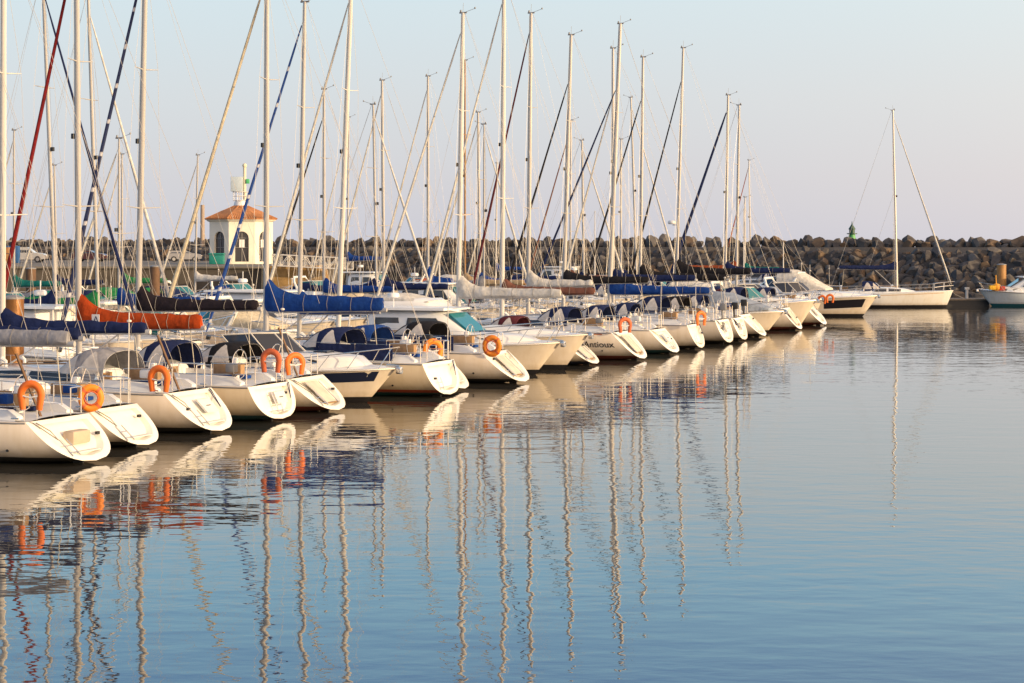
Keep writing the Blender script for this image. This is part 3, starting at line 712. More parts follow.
    for sgn in (1, -1):
        path = []
        for i in range(9):
            x = lerp(wx+.5, L-.25, i/8); u = H.u_at(x); p = H.pt(u, 1, sgn, -.08); p.z = H.zd(u)+lerp(.32, .62, i/8); p.x += .18*i/8; path.append(p)
        path.append(Vector((L+.08, 0, H.fb+.64))); br.tube(path, .019, 6)
        br.tube([path[0], path[0]+Vector((-.25, 0, -.34))], .019, 5)
        for i in (2, 4, 6, 8):
            p = path[i]; u = H.u_at(p.x-.38); q = H.pt(u, 1, sgn, -.08); br.tube([p, q], .015, 5)
    br.build('bow_rail', M_steel, root)
    an = MB(); an.tube([(L-.35, 0, fb+.08), (L+.1, 0, fb+.03)], .04, 6); an.box(L+.0, L+.18, -.10, .10, fb-.20, fb+.02, b=.04); an.build('anchor', M_steel, root)
    if cockpit_cover:
        rg = [[(x, B*.43*math.copysign(abs(math.cos(PI*j/10))**.5, math.cos(PI*j/10)), zd+.1+h*math.sin(PI*j/10)**.6) for j in range(11)] for x, h in ((.3, .35), (1.2, .75), (L*.4, 1.25), (L*.58, 1.1), (L*.75, .55), (L-.8, .12))]
        rg = [[(x, y*(1 if x < L*.6 else (H.hb(x/L)/(B*.5))), z+max(0, x/L-.5)*.5) for x, y, z in r] for r in rg]
        MB().loft(rg, closed=False).build('boat_cover', fab(cockpit_cover), root, ang=60)
    if mast:
        base = Vector((wx-.9, 0, zd+.9)); tp = Vector((wx-.9, 0, mast)); MB().tube([base, tp], [.05, .03], 6).build('signal_mast', M_aluw, root)
        wires('stay', root, [tp, (L-.3, 0, fb)], .006); wires('stay', root, [tp, (.4, 0, fs)], .006)
    loc = Matrix.Translation((pos[0], pos[1], 0)) @ Matrix.Rotation(A, 4, 'Z'); INFO[root.name] = (H, loc, wx)
    return root

# ------------------------------------------------------------------ lifebuoys and fenders (things of their own, hung on the rails)
def place_on(root, px, yl):
    H, loc, _ = INFO[root.name]
    lo, hi = -1.0, H.L+1
    f = lambda x: px_of(loc @ Vector((x, yl, 0)))[0]
    s = f(hi) < f(lo)
    for _ in range(40):
        m = (lo+hi)/2
        if (f(m) > px) == s: lo = m
        else: hi = m
    return (lo+hi)/2
def lifebuoy(label, root, px, py, style='shoe', m=M_orange, side=1, yawl=0.0, size=1.0, group='lifebuoys hung on the stern rails', across=False):
    H, loc, _ = INFO[root.name]
    yl = side*(H.hb(.12)-.04)
    x = place_on(root, px, yl); u = H.u_at(x); yl = side*(H.hb(u)+.03); x = place_on(root, px, yl)
    wp = loc @ Vector((x, yl, 0)); z = CH-(py-HZ)*wp.y/F
    A = loc.to_euler().z
    t = empty('lifebuoy', (wp.x, wp.y, z), A+yawl); tag(t, label, 'lifebuoy', group)
    mb = MB(); R0 = .245*size; r = .088*size
    if style == 'shoe':
        pts = [(R0*.80, 0, -.34*size)]+[(R0*.98*math.cos(a), 0, R0*math.sin(a)) for a in [PI*i/10 for i in range(11)]]+[(-R0*.80, 0, -.34*size)]
        pts = [(p[0], 0, p[2]+.05) for p in pts]
        mb.tube(pts, [r*.8]+[r]*(len(pts)-2)+[r*.8], 9, ry=.75)
        mb.build('float', m, t)
        s = MB(); s.tube([(R0*.9, .03, .03), (0, .05, -.01), (-R0*.9, .03, .03)], .018, 5); s.build('strap', M_gel, t)
        c = MB(); c.tube([(0, .03, .30), (0, -.06, .34)], .03, 6); c.build('bracket', M_grey, t)
    else:
        mb.tube([(R0*math.cos(a), 0, R0*math.sin(a)*1.12) for a in [2*PI*i/20 for i in range(21)]], r, 9, ry=.75); mb.build('ring', m, t)
        for k in range(4):
            a = PI/4+PI/2*k; c = Vector((R0*math.cos(a), 0, R0*1.12*math.sin(a))); d = Vector((math.cos(a), 0, math.sin(a)))
            s = MB(); tg = Vector((-d.z, 0, d.x))
            s.tube([c-tg*.035, c+tg*.035], r*1.06, 9, ry=.75) ; s.build('band', M_gel if style == 'ring' else M_rorange, t)
        s = MB(); s.tube([(R0*.7*math.cos(a), .05, R0*.7*math.sin(a)) for a in [2*PI*i/12 for i in range(13)]], .02, 5); s.build('line_coil', M_rope if style == 'ring' else M_rorange, t)
    return t
def fender(label, root, x, side=1, m=None, z=.55):
    H, loc, _ = INFO[root.name]; u = H.u_at(x); y = side*(H.hb(u)+.13); wp = loc @ Vector((x, y, 0))
    t = empty('fender', (wp.x, wp.y, z), loc.to_euler().z); tag(t, label, 'fender', 'fenders hung over the sides')
    b = MB(); b.tube([(0, 0, -.34), (0, 0, -.29), (0, 0, -.2), (0, 0, .2), (0, 0, .29), (0, 0, .34)], [.03, .09, .12, .12, .09, .03], 10); b.build('body', m or M_gel, t)
    e = MB(); e.tube([(0, 0, .33), (0, 0, .40)], .035, 6); e.tube([(0, 0, .4), (0, -side*.12, H.zd(u)-z+.3)], .01, 4); e.build('lanyard', fab('blue'), t)

# ================================================================== SETTING
# ---- water
def water_mat():
    m = bpy.data.materials.new('harbour_water'); m.use_nodes = True; n = m.node_tree; n.nodes.clear()
    o = n.nodes.new('ShaderNodeOutputMaterial'); b = n.nodes.new('ShaderNodeBsdfPrincipled')
    b.inputs['Base Color'].default_value = (0.046, 0.044, 0.038, 1); b.inputs['Roughness'].default_value = 0.012; b.inputs['IOR'].default_value = 1.88
    b.inputs['Specular IOR Level'].default_value = 0.5
    t = n.nodes.new('ShaderNodeTexCoord')
    def layer(sx, sy, scale, detail, dist, seedoff):
        mp = n.nodes.new('ShaderNodeMapping'); mp.inputs['Scale'].default_value = (sx, sy, 1); mp.inputs['Location'].default_value = (seedoff, seedoff*1.7, 0)
        mp.inputs['Rotation'].default_value = (0, 0, R(8))
        n.links.new(t.outputs['Object'], mp.inputs[0])
        z = n.nodes.new('ShaderNodeTexNoise'); z.inputs['Scale'].default_value = scale; z.inputs['Detail'].default_value = detail; z.inputs['Roughness'].default_value = .5
        n.links.new(mp.outputs[0], z.inputs['Vector'])
        k = n.nodes.new('ShaderNodeMath'); k.operation = 'MULTIPLY'; k.inputs[1].default_value = dist; n.links.new(z.outputs[0], k.inputs[0]); return k
    a = layer(.55, 1.0, 1.1, 2.0, .0115, 3); c = layer(.6, 1.0, 3.2, 2.0, .0036, 11); d = layer(.3, .5, .25, 1.0, .035, 30)
    # wind patches: the fine ripple comes and goes over tens of metres
    pm_ = n.nodes.new('ShaderNodeMapping'); pm_.inputs['Scale'].default_value = (.035, .09, 1); n.links.new(t.outputs['Object'], pm_.inputs[0])
    pz = n.nodes.new('ShaderNodeTexNoise'); pz.inputs['Scale'].default_value = 1.0; pz.inputs['Detail'].default_value = 3; n.links.new(pm_.outputs[0], pz.inputs['Vector'])
    pr = n.nodes.new('ShaderNodeMapRange'); pr.inputs[1].default_value = .38; pr.inputs[2].default_value = .66; pr.inputs[3].default_value = .35; pr.inputs[4].default_value = 1.5; n.links.new(pz.outputs[0], pr.inputs[0])
    c2 = n.nodes.new('ShaderNodeMath'); c2.operation = 'MULTIPLY'; n.links.new(c.outputs[0], c2.inputs[0]); n.links.new(pr.outputs[0], c2.inputs[1]); c = c2
    s1 = n.nodes.new('ShaderNodeMath'); s1.operation = 'ADD'; n.links.new(a.outputs[0], s1.inputs[0]); n.links.new(c.outputs[0], s1.inputs[1])
    s2 = n.nodes.new('ShaderNodeMath'); s2.operation = 'ADD'; n.links.new(s1.outputs[0], s2.inputs[0]); n.links.new(d.outputs[0], s2.inputs[1])
    bp = n.nodes.new('ShaderNodeBump'); bp.inputs['Distance'].default_value = 1.0; bp.inputs['Strength'].default_value = 1.0
    n.links.new(s2.outputs[0], bp.inputs['Height']); n.links.new(bp.outputs[0], b.inputs['Normal']); n.links.new(b.outputs[0], o.inputs[0])
    return m
wt = MB(); wt.add([(-4000, -300, 0), (4000, -300, 0), (4000, 8000, 0), (-4000, 8000, 0)], [(0, 1, 2, 3)])
tag(wt.build('water', water_mat(), smooth=False), kind='structure')

# ---- breakwater: base line from A (right, near) to B (left, far)
BA = Vector((85, 143)); BB = Vector((-130, 291)); bd = (BB-BA).normalized(); bn = Vector((-bd.y, bd.x))
if bn.y < 0: bn = -bn
M_rock = [mat('rock_dark', (0.085, 0.078, 0.080), .9, var=.5, vscale=1.2, bump=1.0, bscale=3), mat('rock_grey', (0.125, 0.115, 0.112), .9, var=.45, vscale=1.0, bump=1.0, bscale=3),
          mat('rock_brown', (0.15, 0.105, 0.072), .9, var=.45, vscale=1.1, bump=1.0, bscale=3), mat('rock_pale', (0.17, 0.14, 0.11), .9, var=.4, vscale=1.0, bump=1.0, bscale=3)]
core = MB(); LBk = (BB-BA).length
def bk(s_, d_, z): p = BA+bd*s_+bn*d_; return Vector((p.x, p.y, z))
prof = [(0.2, -1.5), (0.5, 0), (5.7, 4.1), (8.6, 4.15), (8.8, 4.4), (14, 4.4), (22, -1.5)]
core.loft([[bk(-60, d, z) for d, z in prof], [bk(LBk+60, d, z) for d, z in prof]])
tag(core.build('breakwater_core', mat('rock_core', (.035, .033, .035), .95, bump=1, bscale=1.5), smooth=False), kind='structure')
rock_meshes = []
for i in range(14):
    bm = bmesh.new(); bmesh.ops.create_icosphere(bm, subdivisions=2, radius=1); off = Vector((i*7.3, i*1.9, 3))
    pl = [(Vector((rnd.gauss(0, 1), rnd.gauss(0, 1), rnd.gauss(0, 1))).normalized(), rnd.uniform(.42, .80)) for _ in range(12)]
    for v in bm.verts:
        c = v.co.copy()
        for nn, dd in pl:
            q = c.dot(nn)
            if q > dd: c -= nn*(q-dd)
        c *= 1.18+.16*noise.noise(c*2.2+off); v.co = c
    me = bpy.data.meshes.new('boulder'); bm.to_mesh(me); bm.free(); me.polygons.foreach_set('use_smooth', [True]*len(me.polygons)); me.set_sharp_from_angle(angle=R(12))
    me.materials.append(M_rock[[0, 1, 0, 2, 1, 0, 0, 1, 3, 0, 1, 2, 0, 1][i]]); rock_meshes.append(me)
blist = []
s_ = -8.0
while s_ < LBk+6:                                  # crest row
    r = rnd.uniform(.42, .85); blist.append(('crest', s_, rnd.uniform(9.3, 10.2), 4.75+r*.25+rnd.uniform(-.1, .2), r)); s_ += r*rnd.uniform(1.35, 1.75)
s_ = -8.0
while s_ < LBk+6:
    r = rnd.uniform(.5, .9); blist.append(('back', s_, rnd.uniform(10.9, 12), 4.8+r*.4, r)); s_ += r*1.7
for row in range(12):
    k = row/11; s_ = -8+rnd.random()
    while s_ < LBk+6:
        r = rnd.uniform(.34, .80); blist.append(('face', s_, lerp(.1, 6.2, k)+rnd.uniform(-.3, .3), lerp(-.15, 4.0, k)+rnd.uniform(-.12, .22), r)); s_ += r*rnd.uniform(1.2, 1.7)
ind = []; rest = []
for b in blist:
    p = bk(b[1], b[2], b[3]); px, py = px_of(p, p.z)
    vis = -10 < px < 1034 and b[0] != 'back'
    if vis and px < 330 and (b[3] < 4.6): vis = False
    sc_ = b[4]/p.y*(1.5 if b[0] == 'crest' else 1.0)
    (ind if vis else rest).append((sc_, b, p))
ind.sort(key=lambda q: -q[0]); rest += ind[300:]; ind = ind[:300]
for sc_, b, p in ind:
    o = bpy.data.objects.new('boulder', rnd.choice(rock_meshes)); COL.objects.link(o); o.location = p
    o.rotation_euler = (rnd.random()*6, rnd.random()*6, rnd.random()*6); r = b[4]; o.scale = (r*rnd.uniform(.9, 1.25), r*rnd.uniform(.9, 1.2), r*rnd.uniform(.75, 1.0))
    c = o.data.materials[0].name.replace('rock_', '')
    if b[0] == 'crest': tag(o, '%s rough boulder on the crest row of the breakwater against the sky' % c, 'boulder', 'boulders on the crest of the breakwater')
    else: tag(o, '%s rough boulder piled in the sloping face of the breakwater' % c, 'boulder', 'boulders in the face of the breakwater')
vs = []; fs = []; mi = []
for sc_, b, p in rest:
    if not (-120 < px_of(p, p.z)[0] < 1150): continue
    me = rnd.choice(rock_meshes); M = Matrix.Translation(p) @ Matrix.Rotation(rnd.random()*6, 4, 'X') @ Matrix.Rotation(rnd.random()*6, 4, 'Z') @ Matrix.Scale(b[4]*1.05, 4)
    k = len(vs); vs += [tuple(M @ v.co) for v in me.vertices]; fs += [tuple(i+k for i in f.vertices) for f in me.polygons]; mi += [M_rock.index(me.materials[0])]*len(me.polygons)
mb = MB(); mb.v = vs; mb.f = fs; mb.m = mi
tag(mb.build('boulder_pile', M_rock, ang=12), 'mass of dark boulders filling the long breakwater behind the marina', 'boulders', kind='stuff')
lw = MB(); lw.loft([[bk(s0, 8.55, 4.1), bk(s0, 8.95, 4.1), bk(s0, 8.95, 4.78), bk(s0, 8.55, 4.78)] for s0 in (-60, LBk+60)])
tag(lw.build('parapet_wall', mat('old_concrete', (.27, .22, .18), .9, var=.4, vscale=.4, bump=.4), smooth=False), 'low weathered concrete parapet running along the top of the breakwater', 'wall')

# ---- quay on the left
QZ = 2.8; QY = 174
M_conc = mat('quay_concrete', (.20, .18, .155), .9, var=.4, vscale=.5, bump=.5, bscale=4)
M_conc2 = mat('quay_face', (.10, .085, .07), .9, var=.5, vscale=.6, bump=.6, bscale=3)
qx1 = (352-512)*QY/F
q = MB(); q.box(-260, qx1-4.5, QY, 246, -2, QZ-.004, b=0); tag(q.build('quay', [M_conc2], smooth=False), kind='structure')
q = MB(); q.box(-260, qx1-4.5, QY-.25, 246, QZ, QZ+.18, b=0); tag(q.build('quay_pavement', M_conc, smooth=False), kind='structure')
q = MB()
q.prism([((270-512)*168/F, -1), ((326-512)*168/F, -1), ((322-512)*168/F, 2.6), ((316-512)*168/F, 3.1), ((270-512)*168/F, 3.1)], 168, 173.6)
tag(q.build('ramp_wall', mat('ochre_stone', (.42, .26, .10), .9, var=.5, vscale=1.2, bump=.8, bscale=3), smooth=False), 'ochre stone landing block below the white gangway beside the hut', 'wall')

# white railing / gangway truss
def truss(label, x0, x1, y, z0, z1, n, name='gangway', zslope=0.0):
    t = empty(name, (x0, y, z0)); tag(t, label, name)
    for yy, nm in ((0, 'side_rail'), (1.3, 'side_rail')):
        m = MB(); 
        for zz in (0, z1-z0): m.tube([(0, yy, zz), (x1-x0, yy, zz+zslope)], .05, 5)
        for i in range(n+1): x = (x1-x0)*i/n; dz = zslope*i/n; m.tube([(x, yy, dz), (x, yy, z1-z0+dz)], .035, 4)
        for i in range(n):
            xa, xb = (x1-x0)*i/n, (x1-x0)*(i+1)/n; m.tube([(xa, yy, zslope*i/n+(0 if i % 2 else z1-z0)), (xb, yy, zslope*(i+1)/n+(z1-z0 if i % 2 else 0))], .03, 4)
        m.build(nm, M_aluw, t)
    m = MB(); m.loft([[(0, 0, -.05), (0, 1.3, -.05), (0, 1.3, 0), (0, 0, 0)], [(x1-x0, 0, -.05+zslope), (x1-x0, 1.3, -.05+zslope), (x1-x0, 1.3, zslope), (x1-x0, 0, zslope)]]); m.build('walkway', M_grey, t)
D_ = 166
truss('white lattice gangway descending from the quay beside the hut', (272-512)*D_/F, (352-512)*D_/F, D_, 3.15, 4.15, 10, zslope=-.35)

# ---- hut: octagonal white building with arched openings, tiled roof and lantern
def hut():
    D = 200; cx = (241-512)*D/F; t = empty('harbour_hut', (cx, D, QZ+.18)); tag(t, 'white octagonal hut with arched windows and orange tiled roof on the quay', 'hut')
    M_w = mat('render_white', (.80, .76, .66), .8, var=.12, vscale=.8, bump=.2, bscale=6); Rr = 3.62; Hh = 4.55
    rot = R(22.5+10)
    walls = MB(); M_in = mat('hut_glass', (.03, .03, .04), .15, spec=.7)
    for k in range(8):
        a0 = rot+k*PI/4; a1 = a0+PI/4; p0 = Vector((Rr*math.cos(a0), Rr*math.sin(a0), 0)); p1 = Vector((Rr*math.cos(a1), Rr*math.sin(a1), 0)); e = p1-p0; W = e.length; e.normalize(); n_ = Vector((math.cos((a0+a1)/2), math.sin((a0+a1)/2), 0))
        ow, sp_, top_ = .72, .25, 2.75      # half opening, sill, spring line
        def q(x, z, o=0): return p0+e*x+Vector((0, 0, z))+n_*o
        c = W/2; K = 8
        arch = [(c-ow, sp_), (c-ow, top_)]+[(c-ow*math.cos(PI*i/K), top_+ow*math.sin(PI*i/K)) for i in range(1, K)]+[(c+ow, top_), (c+ow, sp_)]
        # wall with opening: left pier, right pier, below sill, fan over the arch
        walls.add([q(0, 0), q(c-ow, 0), q(c-ow, sp_), q(c-ow, top_), q(0, top_)], [(0, 1, 2, 3, 4)]); walls.add([q(c+ow, 0), q(W, 0), q(W, top_), q(c+ow, top_), q(c+ow, sp_)], [(0, 1, 2, 3, 4)])
        walls.add([q(c-ow, 0), q(c+ow, 0), q(c+ow, sp_), q(c-ow, sp_)], [(0, 1, 2, 3)])
        ap = arch[1:-1]; tp = [(lerp(0, W, i/(len(ap)-1)), Hh) for i in range(len(ap))]
        for i in range(len(ap)-1): walls.add([q(*ap[i]), q(*ap[i+1]), q(*tp[i+1]), q(*tp[i])], [(0, 1, 2, 3)])
        walls.add([q(0, top_), q(*ap[0]), q(0, Hh)], [(0, 1, 2)]); walls.add([q(W, top_), q(*ap[-1]), q(W, Hh)], [(0, 1, 2)])
        for i in range(len(arch)):   # reveals
            a, b = arch[i], arch[(i+1) % len(arch)]; walls.add([q(*a), q(*b), q(b[0], b[1], -.28), q(a[0], a[1], -.28)], [(0, 1, 2, 3)])
        g = MB(); g.add([q(x, z, -.26) for x, z in arch], [tuple(range(len(arch)))]); wn = g.build('arched_window', M_in, t, smooth=False)
        fr = MB()
        for x in (c, ): fr.tube([q(x, sp_, -.22), q(x, top_+ow-.05, -.22)], .035, 4)
        for z in (1.75, top_): fr.tube([q(c-ow, z, -.22), q(c+ow, z, -.22)], .035, 4)
        fr.build('window_frame', M_grey, wn)
        if k % 8 in (5, 6): 
            s2 = MB(); s2.loft([[q(c-.28, 1.75, -.20), q(c+.28, 1.75, -.20), q(c+.28, 2.6, -.20), q(c-.28, 2.6, -.20)], [q(c-.28, 1.75, -.24), q(c+.28, 1.75, -.24), q(c+.28, 2.6, -.24), q(c-.28, 2.6, -.24)]]); s2.build('window_notice', M_gel, wn, smooth=False)
    walls.build('wall', M_w, t, smooth=False)
    oc = lambda r, z: [(r*math.cos(rot+k*PI/4), r*math.sin(rot+k*PI/4), z) for k in range(8)]
    co = MB(); co.loft([oc(3.70, Hh-.02), oc(3.95, Hh+.1), oc(3.95, Hh+.2)]); co.build('cornice', M_w, t, smooth=False)
    M_tile = mat('roof_tiles', (.46, .20, .08), .8, var=.3, vscale=3, bump=.8, bscale=5)
    rf = MB(); rings = [oc(4.12, Hh+.2), oc(4.12, Hh+.28), oc(2.3, Hh+1.15), oc(.55, Hh+1.75)]; rf.loft(rings); roof = rf.build('roof', M_tile, t, smooth=False)
    rg = MB()
    for k in range(8): rg.tube([rings[1][k], rings[3][k]], .10, 6)
    rg.build('ridge_tiles', M_tile, roof)
    tl = MB()
    for k in range(8):
        a, b, c, d = (Vector(v) for v in (rings[1][k], rings[1][(k+1) % 8], rings[3][k], rings[3][(k+1) % 8]))
        for i in range(1, 12):
            u = i/12; tl.tube([a.lerp(b, u)+Vector((0, 0, .02)), (c.lerp(d, u) if .3 < u < .7 else a.lerp(c, .6).lerp(b.lerp(d, .6), u))+Vector((0, 0, .05))], .06, 4)
    tl.build('tile_ribs', M_tile, roof)
    la = MB(); la.tube([(0, 0, Hh+1.7), (0, 0, Hh+2.0), (0, 0, Hh+2.3)], [.8, .75, .62], 10); lan = la.build('turret_base', M_gel, t)
    ga = MB(); 
    for k in range(10): a = 2*PI*k/10; ga.tube([(.85*math.cos(a), .85*math.sin(a), Hh+2.2), (.85*math.cos(a), .85*math.sin(a), Hh+3.2)], .03, 4)
    for z in (2.3, 2.75, 3.2): ga.tube([(.85*math.cos(2*PI*k/14), .85*math.sin(2*PI*k/14), Hh+z) for k in range(15)], .035, 4)
    ga.build('gallery_rail', M_gel, t)
    bx = MB(); bx.box(-1.05, .25, -.55, .45, Hh+3.25, Hh+4.85, b=.08); bx.build('equipment_cabinet', mat('cabinet_blue', (.50, .60, .68), .5, var=.1), t)
    mp_ = MB(); mp_.tube([(.42, -.2, Hh+1.8), (.42, -.2, Hh+6.0)], .17, 8); mp_.ball((.42, -.2, Hh+6.05), .26, 8, 5); mp_.build('aerial_post', mat('post_cream', (.66, .62, .48), .6), t)
    gl = MB(); gl.box(.60, .95, -.45, -.1, Hh+4.1, Hh+4.6, b=.05); gl.build('green_lamp', mat('lamp_green', (.08, .45, .18), .4), t)
hut()
cb = MB(); p = at(217, 264, 194); cb.box(p.x-.75, p.x+.75, 193.4, 194.6, QZ+.18, QZ+1.15, b=.12); cb.box(p.x-.80, p.x+.80, 193.35, 194.65, QZ+1.17, QZ+1.35, b=.08)
tag(cb.build('rubbish_bin', mat('bin_teal', (.01, .22, .19), .5, var=.2)), 'teal lidded bin on the quay left of the white hut', 'bin')
pl = MB(); p = at(202.5, 262, 240); pl.tube([(p.x, 240, QZ), (p.x, 240, 10.2)], [.32, .26], 10)
tag(pl.build('lamp_column', mat('column_tan', (.38, .30, .24), .7, var=.2)), 'slim tan column rising behind the quay left of the hut', 'column')

# ---- cars on the quay
def car(label, px, D, L, color, ang, suv=True, group='cars parked on the quay'):
    x = (px-512)*D/F; t = empty('parked_car', (x, D, QZ+.18), ang); tag(t, label, 'car', group)
    k = L/4.3; z1 = 1.72*k if suv else 1.45*k
    pf = [(-2.15, .42), (-2.12, .95), (-1.95, 1.05), (-1.0, 1.10), (1.25, 1.10), (1.95, .98), (2.13, .80), (2.15, .42), (1.75, .34), (-1.75, .34)]
    b = MB(); b.prism([(a*k, c*k) for a, c in pf], -.86*k, .86*k); bo = b.build('body', mat('car_'+label[:6].strip().replace(' ', '_'), color, .3, .1, coat=.5), t, ang=30)
    gh = [(-2.0, 1.08), (-1.78, z1/k), (.15, z1/k), (1.0, 1.08)]
    b = MB(); b.loft([[(a*k, -.80*k, c*k) for a, c in gh], [(a*k*.97, -.70*k, c*k) if c > 1.2 else (a*k, -.79*k, c*k) for a, c in gh], [(a*k*.97, .70*k, c*k) if c > 1.2 else (a*k, .79*k, c*k) for a, c in gh], [(a*k, .80*k, c*k) for a, c in gh]])
    b.build('cabin', mat('car_'+label[:6].strip().replace(' ', '_'), color), bo, ang=30)
    for sgn in (1, -1):
        for (xa, xb, xc, xd) in ((-1.72, -.9, -.9, -1.62), (-.8, .1, .0, -.8), (.15, .80, .12, .12)):
            w_ = MB(); w_.loft([[(xa*k, sgn*.815*k, 1.12*k), (xb*k, sgn*.815*k, 1.12*k), (xc*k, sgn*.79*k, z1-.12), (xd*k, sgn*.79*k, z1-.12)], [(xa*k, sgn*.70*k, 1.12*k), (xb*k, sgn*.70*k, 1.12*k), (xc*k, sgn*.66*k, z1-.12), (xd*k, sgn*.66*k, z1-.12)]]); w_.build('side_window', M_win, t, smooth=False)
    for xx in (-1.35, 1.35):
        for sgn in (1, -1):
            wv = MB(); wv.tube([(xx*k, sgn*.66*k, .36*k), (xx*k, sgn*.90*k, .36*k)], .36*k, 16); wh = wv.build('wheel', M_black, t); r_ = MB(); r_.tube([(xx*k, sgn*.89*k, .36*k), (xx*k, sgn*.915*k, .36*k)], .21*k, 12); r_.build('rim', M_alu, wh)
    for sgn in (1, -1):
        h = MB(); h.box(2.08*k, 2.17*k, sgn*.62*k-.16, sgn*.62*k+.16, .72*k, .88*k, b=.03); h.build('headlight', M_clear, t)
        h = MB(); h.box(-2.16*k, -2.08*k, sgn*.7*k-.10, sgn*.7*k+.10, .7*k, .98*k, b=.03); h.build('tail_light', mat('tail_red', (.4, .02, .02), .3), t)
car('white off-road car with dark wheels parked on the quay at far left', 27, 214, 4.4, (.78, .75, .66), R(3))
car('dark red hatchback parked behind the thick masts left of the hut', 90, 226, 4.0, (.07, .025, .03), R(-4), suv=False)
car('grey hatchback parked on the quay between the tan pole and the slanting rolled sail', 185, 222, 4.0, (.30, .30, .32), R(6), suv=False)
# stacked gear by the car
g_ = MB(); p = at(7, 262, 206); g_.box(p.x-1, p.x+.5, 205.4, 206.6, QZ+.18, QZ+1.2, b=.08); g_.box(p.x-.9, p.x+.3, 205.5, 206.4, QZ+1.25, QZ+1.95, b=.05)
tag(g_.build('crate_stack', [mat('crate_tan', (.40, .20, .08), .8, var=.4)]), 'tan crates stacked on the quay at the left edge beside the car', 'crates')
g_ = MB(); g_.box(p.x-.7, p.x+1.0, 206.8, 207.8, QZ+.18, QZ+2.1, b=.05); tag(g_.build('tool_locker', mat('locker_blue', (.02, .10, .30), .5, var=.2)), 'blue tool locker behind the tan crates on the quay', 'locker')

# ---- green beacon on the breakwater
def beacon():
    D = 196; x = (852-512)*D/F; z0 = 5.2
    t = empty('beacon', (x, D, z0)); tag(t, 'small green navigation beacon standing on the breakwater crest', 'beacon')
    G = mat('beacon_green', (.08, .36, .12), .5, var=.2); GD = mat('beacon_dark', (.01, .06, .04), .5)
    a = MB(); a.tube([(0, 0, -.6), (0, 0, .95)], [.55, .33], 12); a.build('tower', G, t)
    a = MB(); a.tube([(0, 0, .95), (0, 0, 1.05)], .55, 12); a.tube([(0, 0, 1.05), (0, 0, 1.45)], .30, 10); a.build('lantern', GD, t)
    a = MB(); a.tube([(0, 0, 1.45), (0, 0, 1.5), (0, 0, 2.0), (0, 0, 2.3)], [.38, .38, .06, .03], 10); a.build('cap', GD, t)
beacon()
rb = MB(); p0_ = at(852, 245, 196)
rb.ball((p0_.x, 196, 4.55), .95, 9, 6, .8)
tag(rb.build('beacon_plinth', M_rock[1]), 'rough rock plinth under the green beacon', 'plinth')

# ---- pontoons, fingers and piles
M_pont = mat('pontoon_deck', (.30, .24, .18), .85, var=.35, vscale=3)
def plank_walk(label, t0, t1, w0, w1, name='pontoon'):
    a, b, c, d = P(t0, w0), P(t1, w0), P(t1, w1), P(t0, w1); t = empty(name, (a.x, a.y, 0)); tag(t, label, 'pontoon', 'floating pontoons')
    rel = [Vector((q.x-a.x, q.y-a.y, 0)) for q in (a, b, c, d)]
    dk = MB(); dk.loft([[v+Vector((0, 0, .42)) for v in rel], [v+Vector((0, 0, .52)) for v in rel]]); dk.build('deck', M_pont, t, smooth=False)
    fl = MB(); n = max(1, int((t1-t0)/6)) if name == 'pontoon' else 1
    for i in range(n):
        k0, k1 = (i+.1)/n, (i+.9)/n
        q = [rel[0].lerp(rel[1], k0), rel[0].lerp(rel[1], k1), rel[3].lerp(rel[2], k1), rel[3].lerp(rel[2], k0)]
        fl.loft([[v+Vector((0, 0, -.2)) for v in q], [v+Vector((0, 0, .418)) for v in q]])
    fl.build('float', mat('float_grey', (.12, .12, .12), .8), t, smooth=False)
plank_walk('long timber pontoon behind the bows of the front row of yachts', -6, 98, 12.3, 14.0)
plank_walk('timber pontoon in front of the quay behind the second row', 20, 150, 36.5, 38.2)
for i, (tt, lab) in enumerate([(-2, 'finger pontoon beside the nearest yacht at lower left'), (5, 'finger pontoon between the second and third yachts from the left'), (15.2, 'finger pontoon beside the navy banded motorboat'),
                               (24.2, 'finger pontoon beside the yacht with the round amber lifebuoy'), (37.6, 'finger pontoon in the open berth left of the yacht with the dark script name'), (48, 'finger pontoon under the bright blue sail cover'), (60.3, 'finger pontoon beside the far yachts right of centre'), (88, 'last finger pontoon near the outermost motorboat')]):
    plank_walk(lab, tt-.3, tt+.3, 5.0, 12.25, 'finger_pontoon')
M_pile = mat('rusty_pile', (.30, .13, .035), .45, .35, var=.55, vscale=1.5, bump=.5, bscale=5)
def pile(label, px, ytop, D, r, m=M_pile, cap=True):
    x = (px-512)*D/F; z = CH-(ytop-HZ)*D/F; t = empty('mooring_pile', (x, D, 0)); tag(t, label, 'pile', 'mooring piles')
    a = MB(); a.tube([(0, 0, -1.5), (0, 0, z)], r, 18); a.build('shaft', m, t, ang=50)
    if cap: a = MB(); a.tube([(0, 0, z), (0, 0, z+.05), (0, 0, z+.12)], [r*1.06, r*1.06, r*.4], 18); a.build('cap', M_grey, t)
pile('thick golden brown steel pile at the far left above the grey sail cover', 13, 299, 53.4, .31)
pile('brown pile between two masts left of the blue rolled sail', 31, 269, 112, .30, mat('pile_dark', (.15, .085, .05), .8, var=.4))
pile('short brown pile near the foot of the slanting white rolled sails', 155, 267, 112, .30, mat('pile_dark', (.15, .085, .05), .8, var=.4))
pile('tall dark and orange steel pile near the right edge before the breakwater', 1001.5, 265, 152, .38, mat('pile_right', (.40, .21, .07), .6, .1, var=.35, vscale=1.0))
pile('thin wooden pile standing behind the masts in the middle', 467, 277, 118, .16, mat('wood_pile', (.42, .2, .06), .7, var=.3))

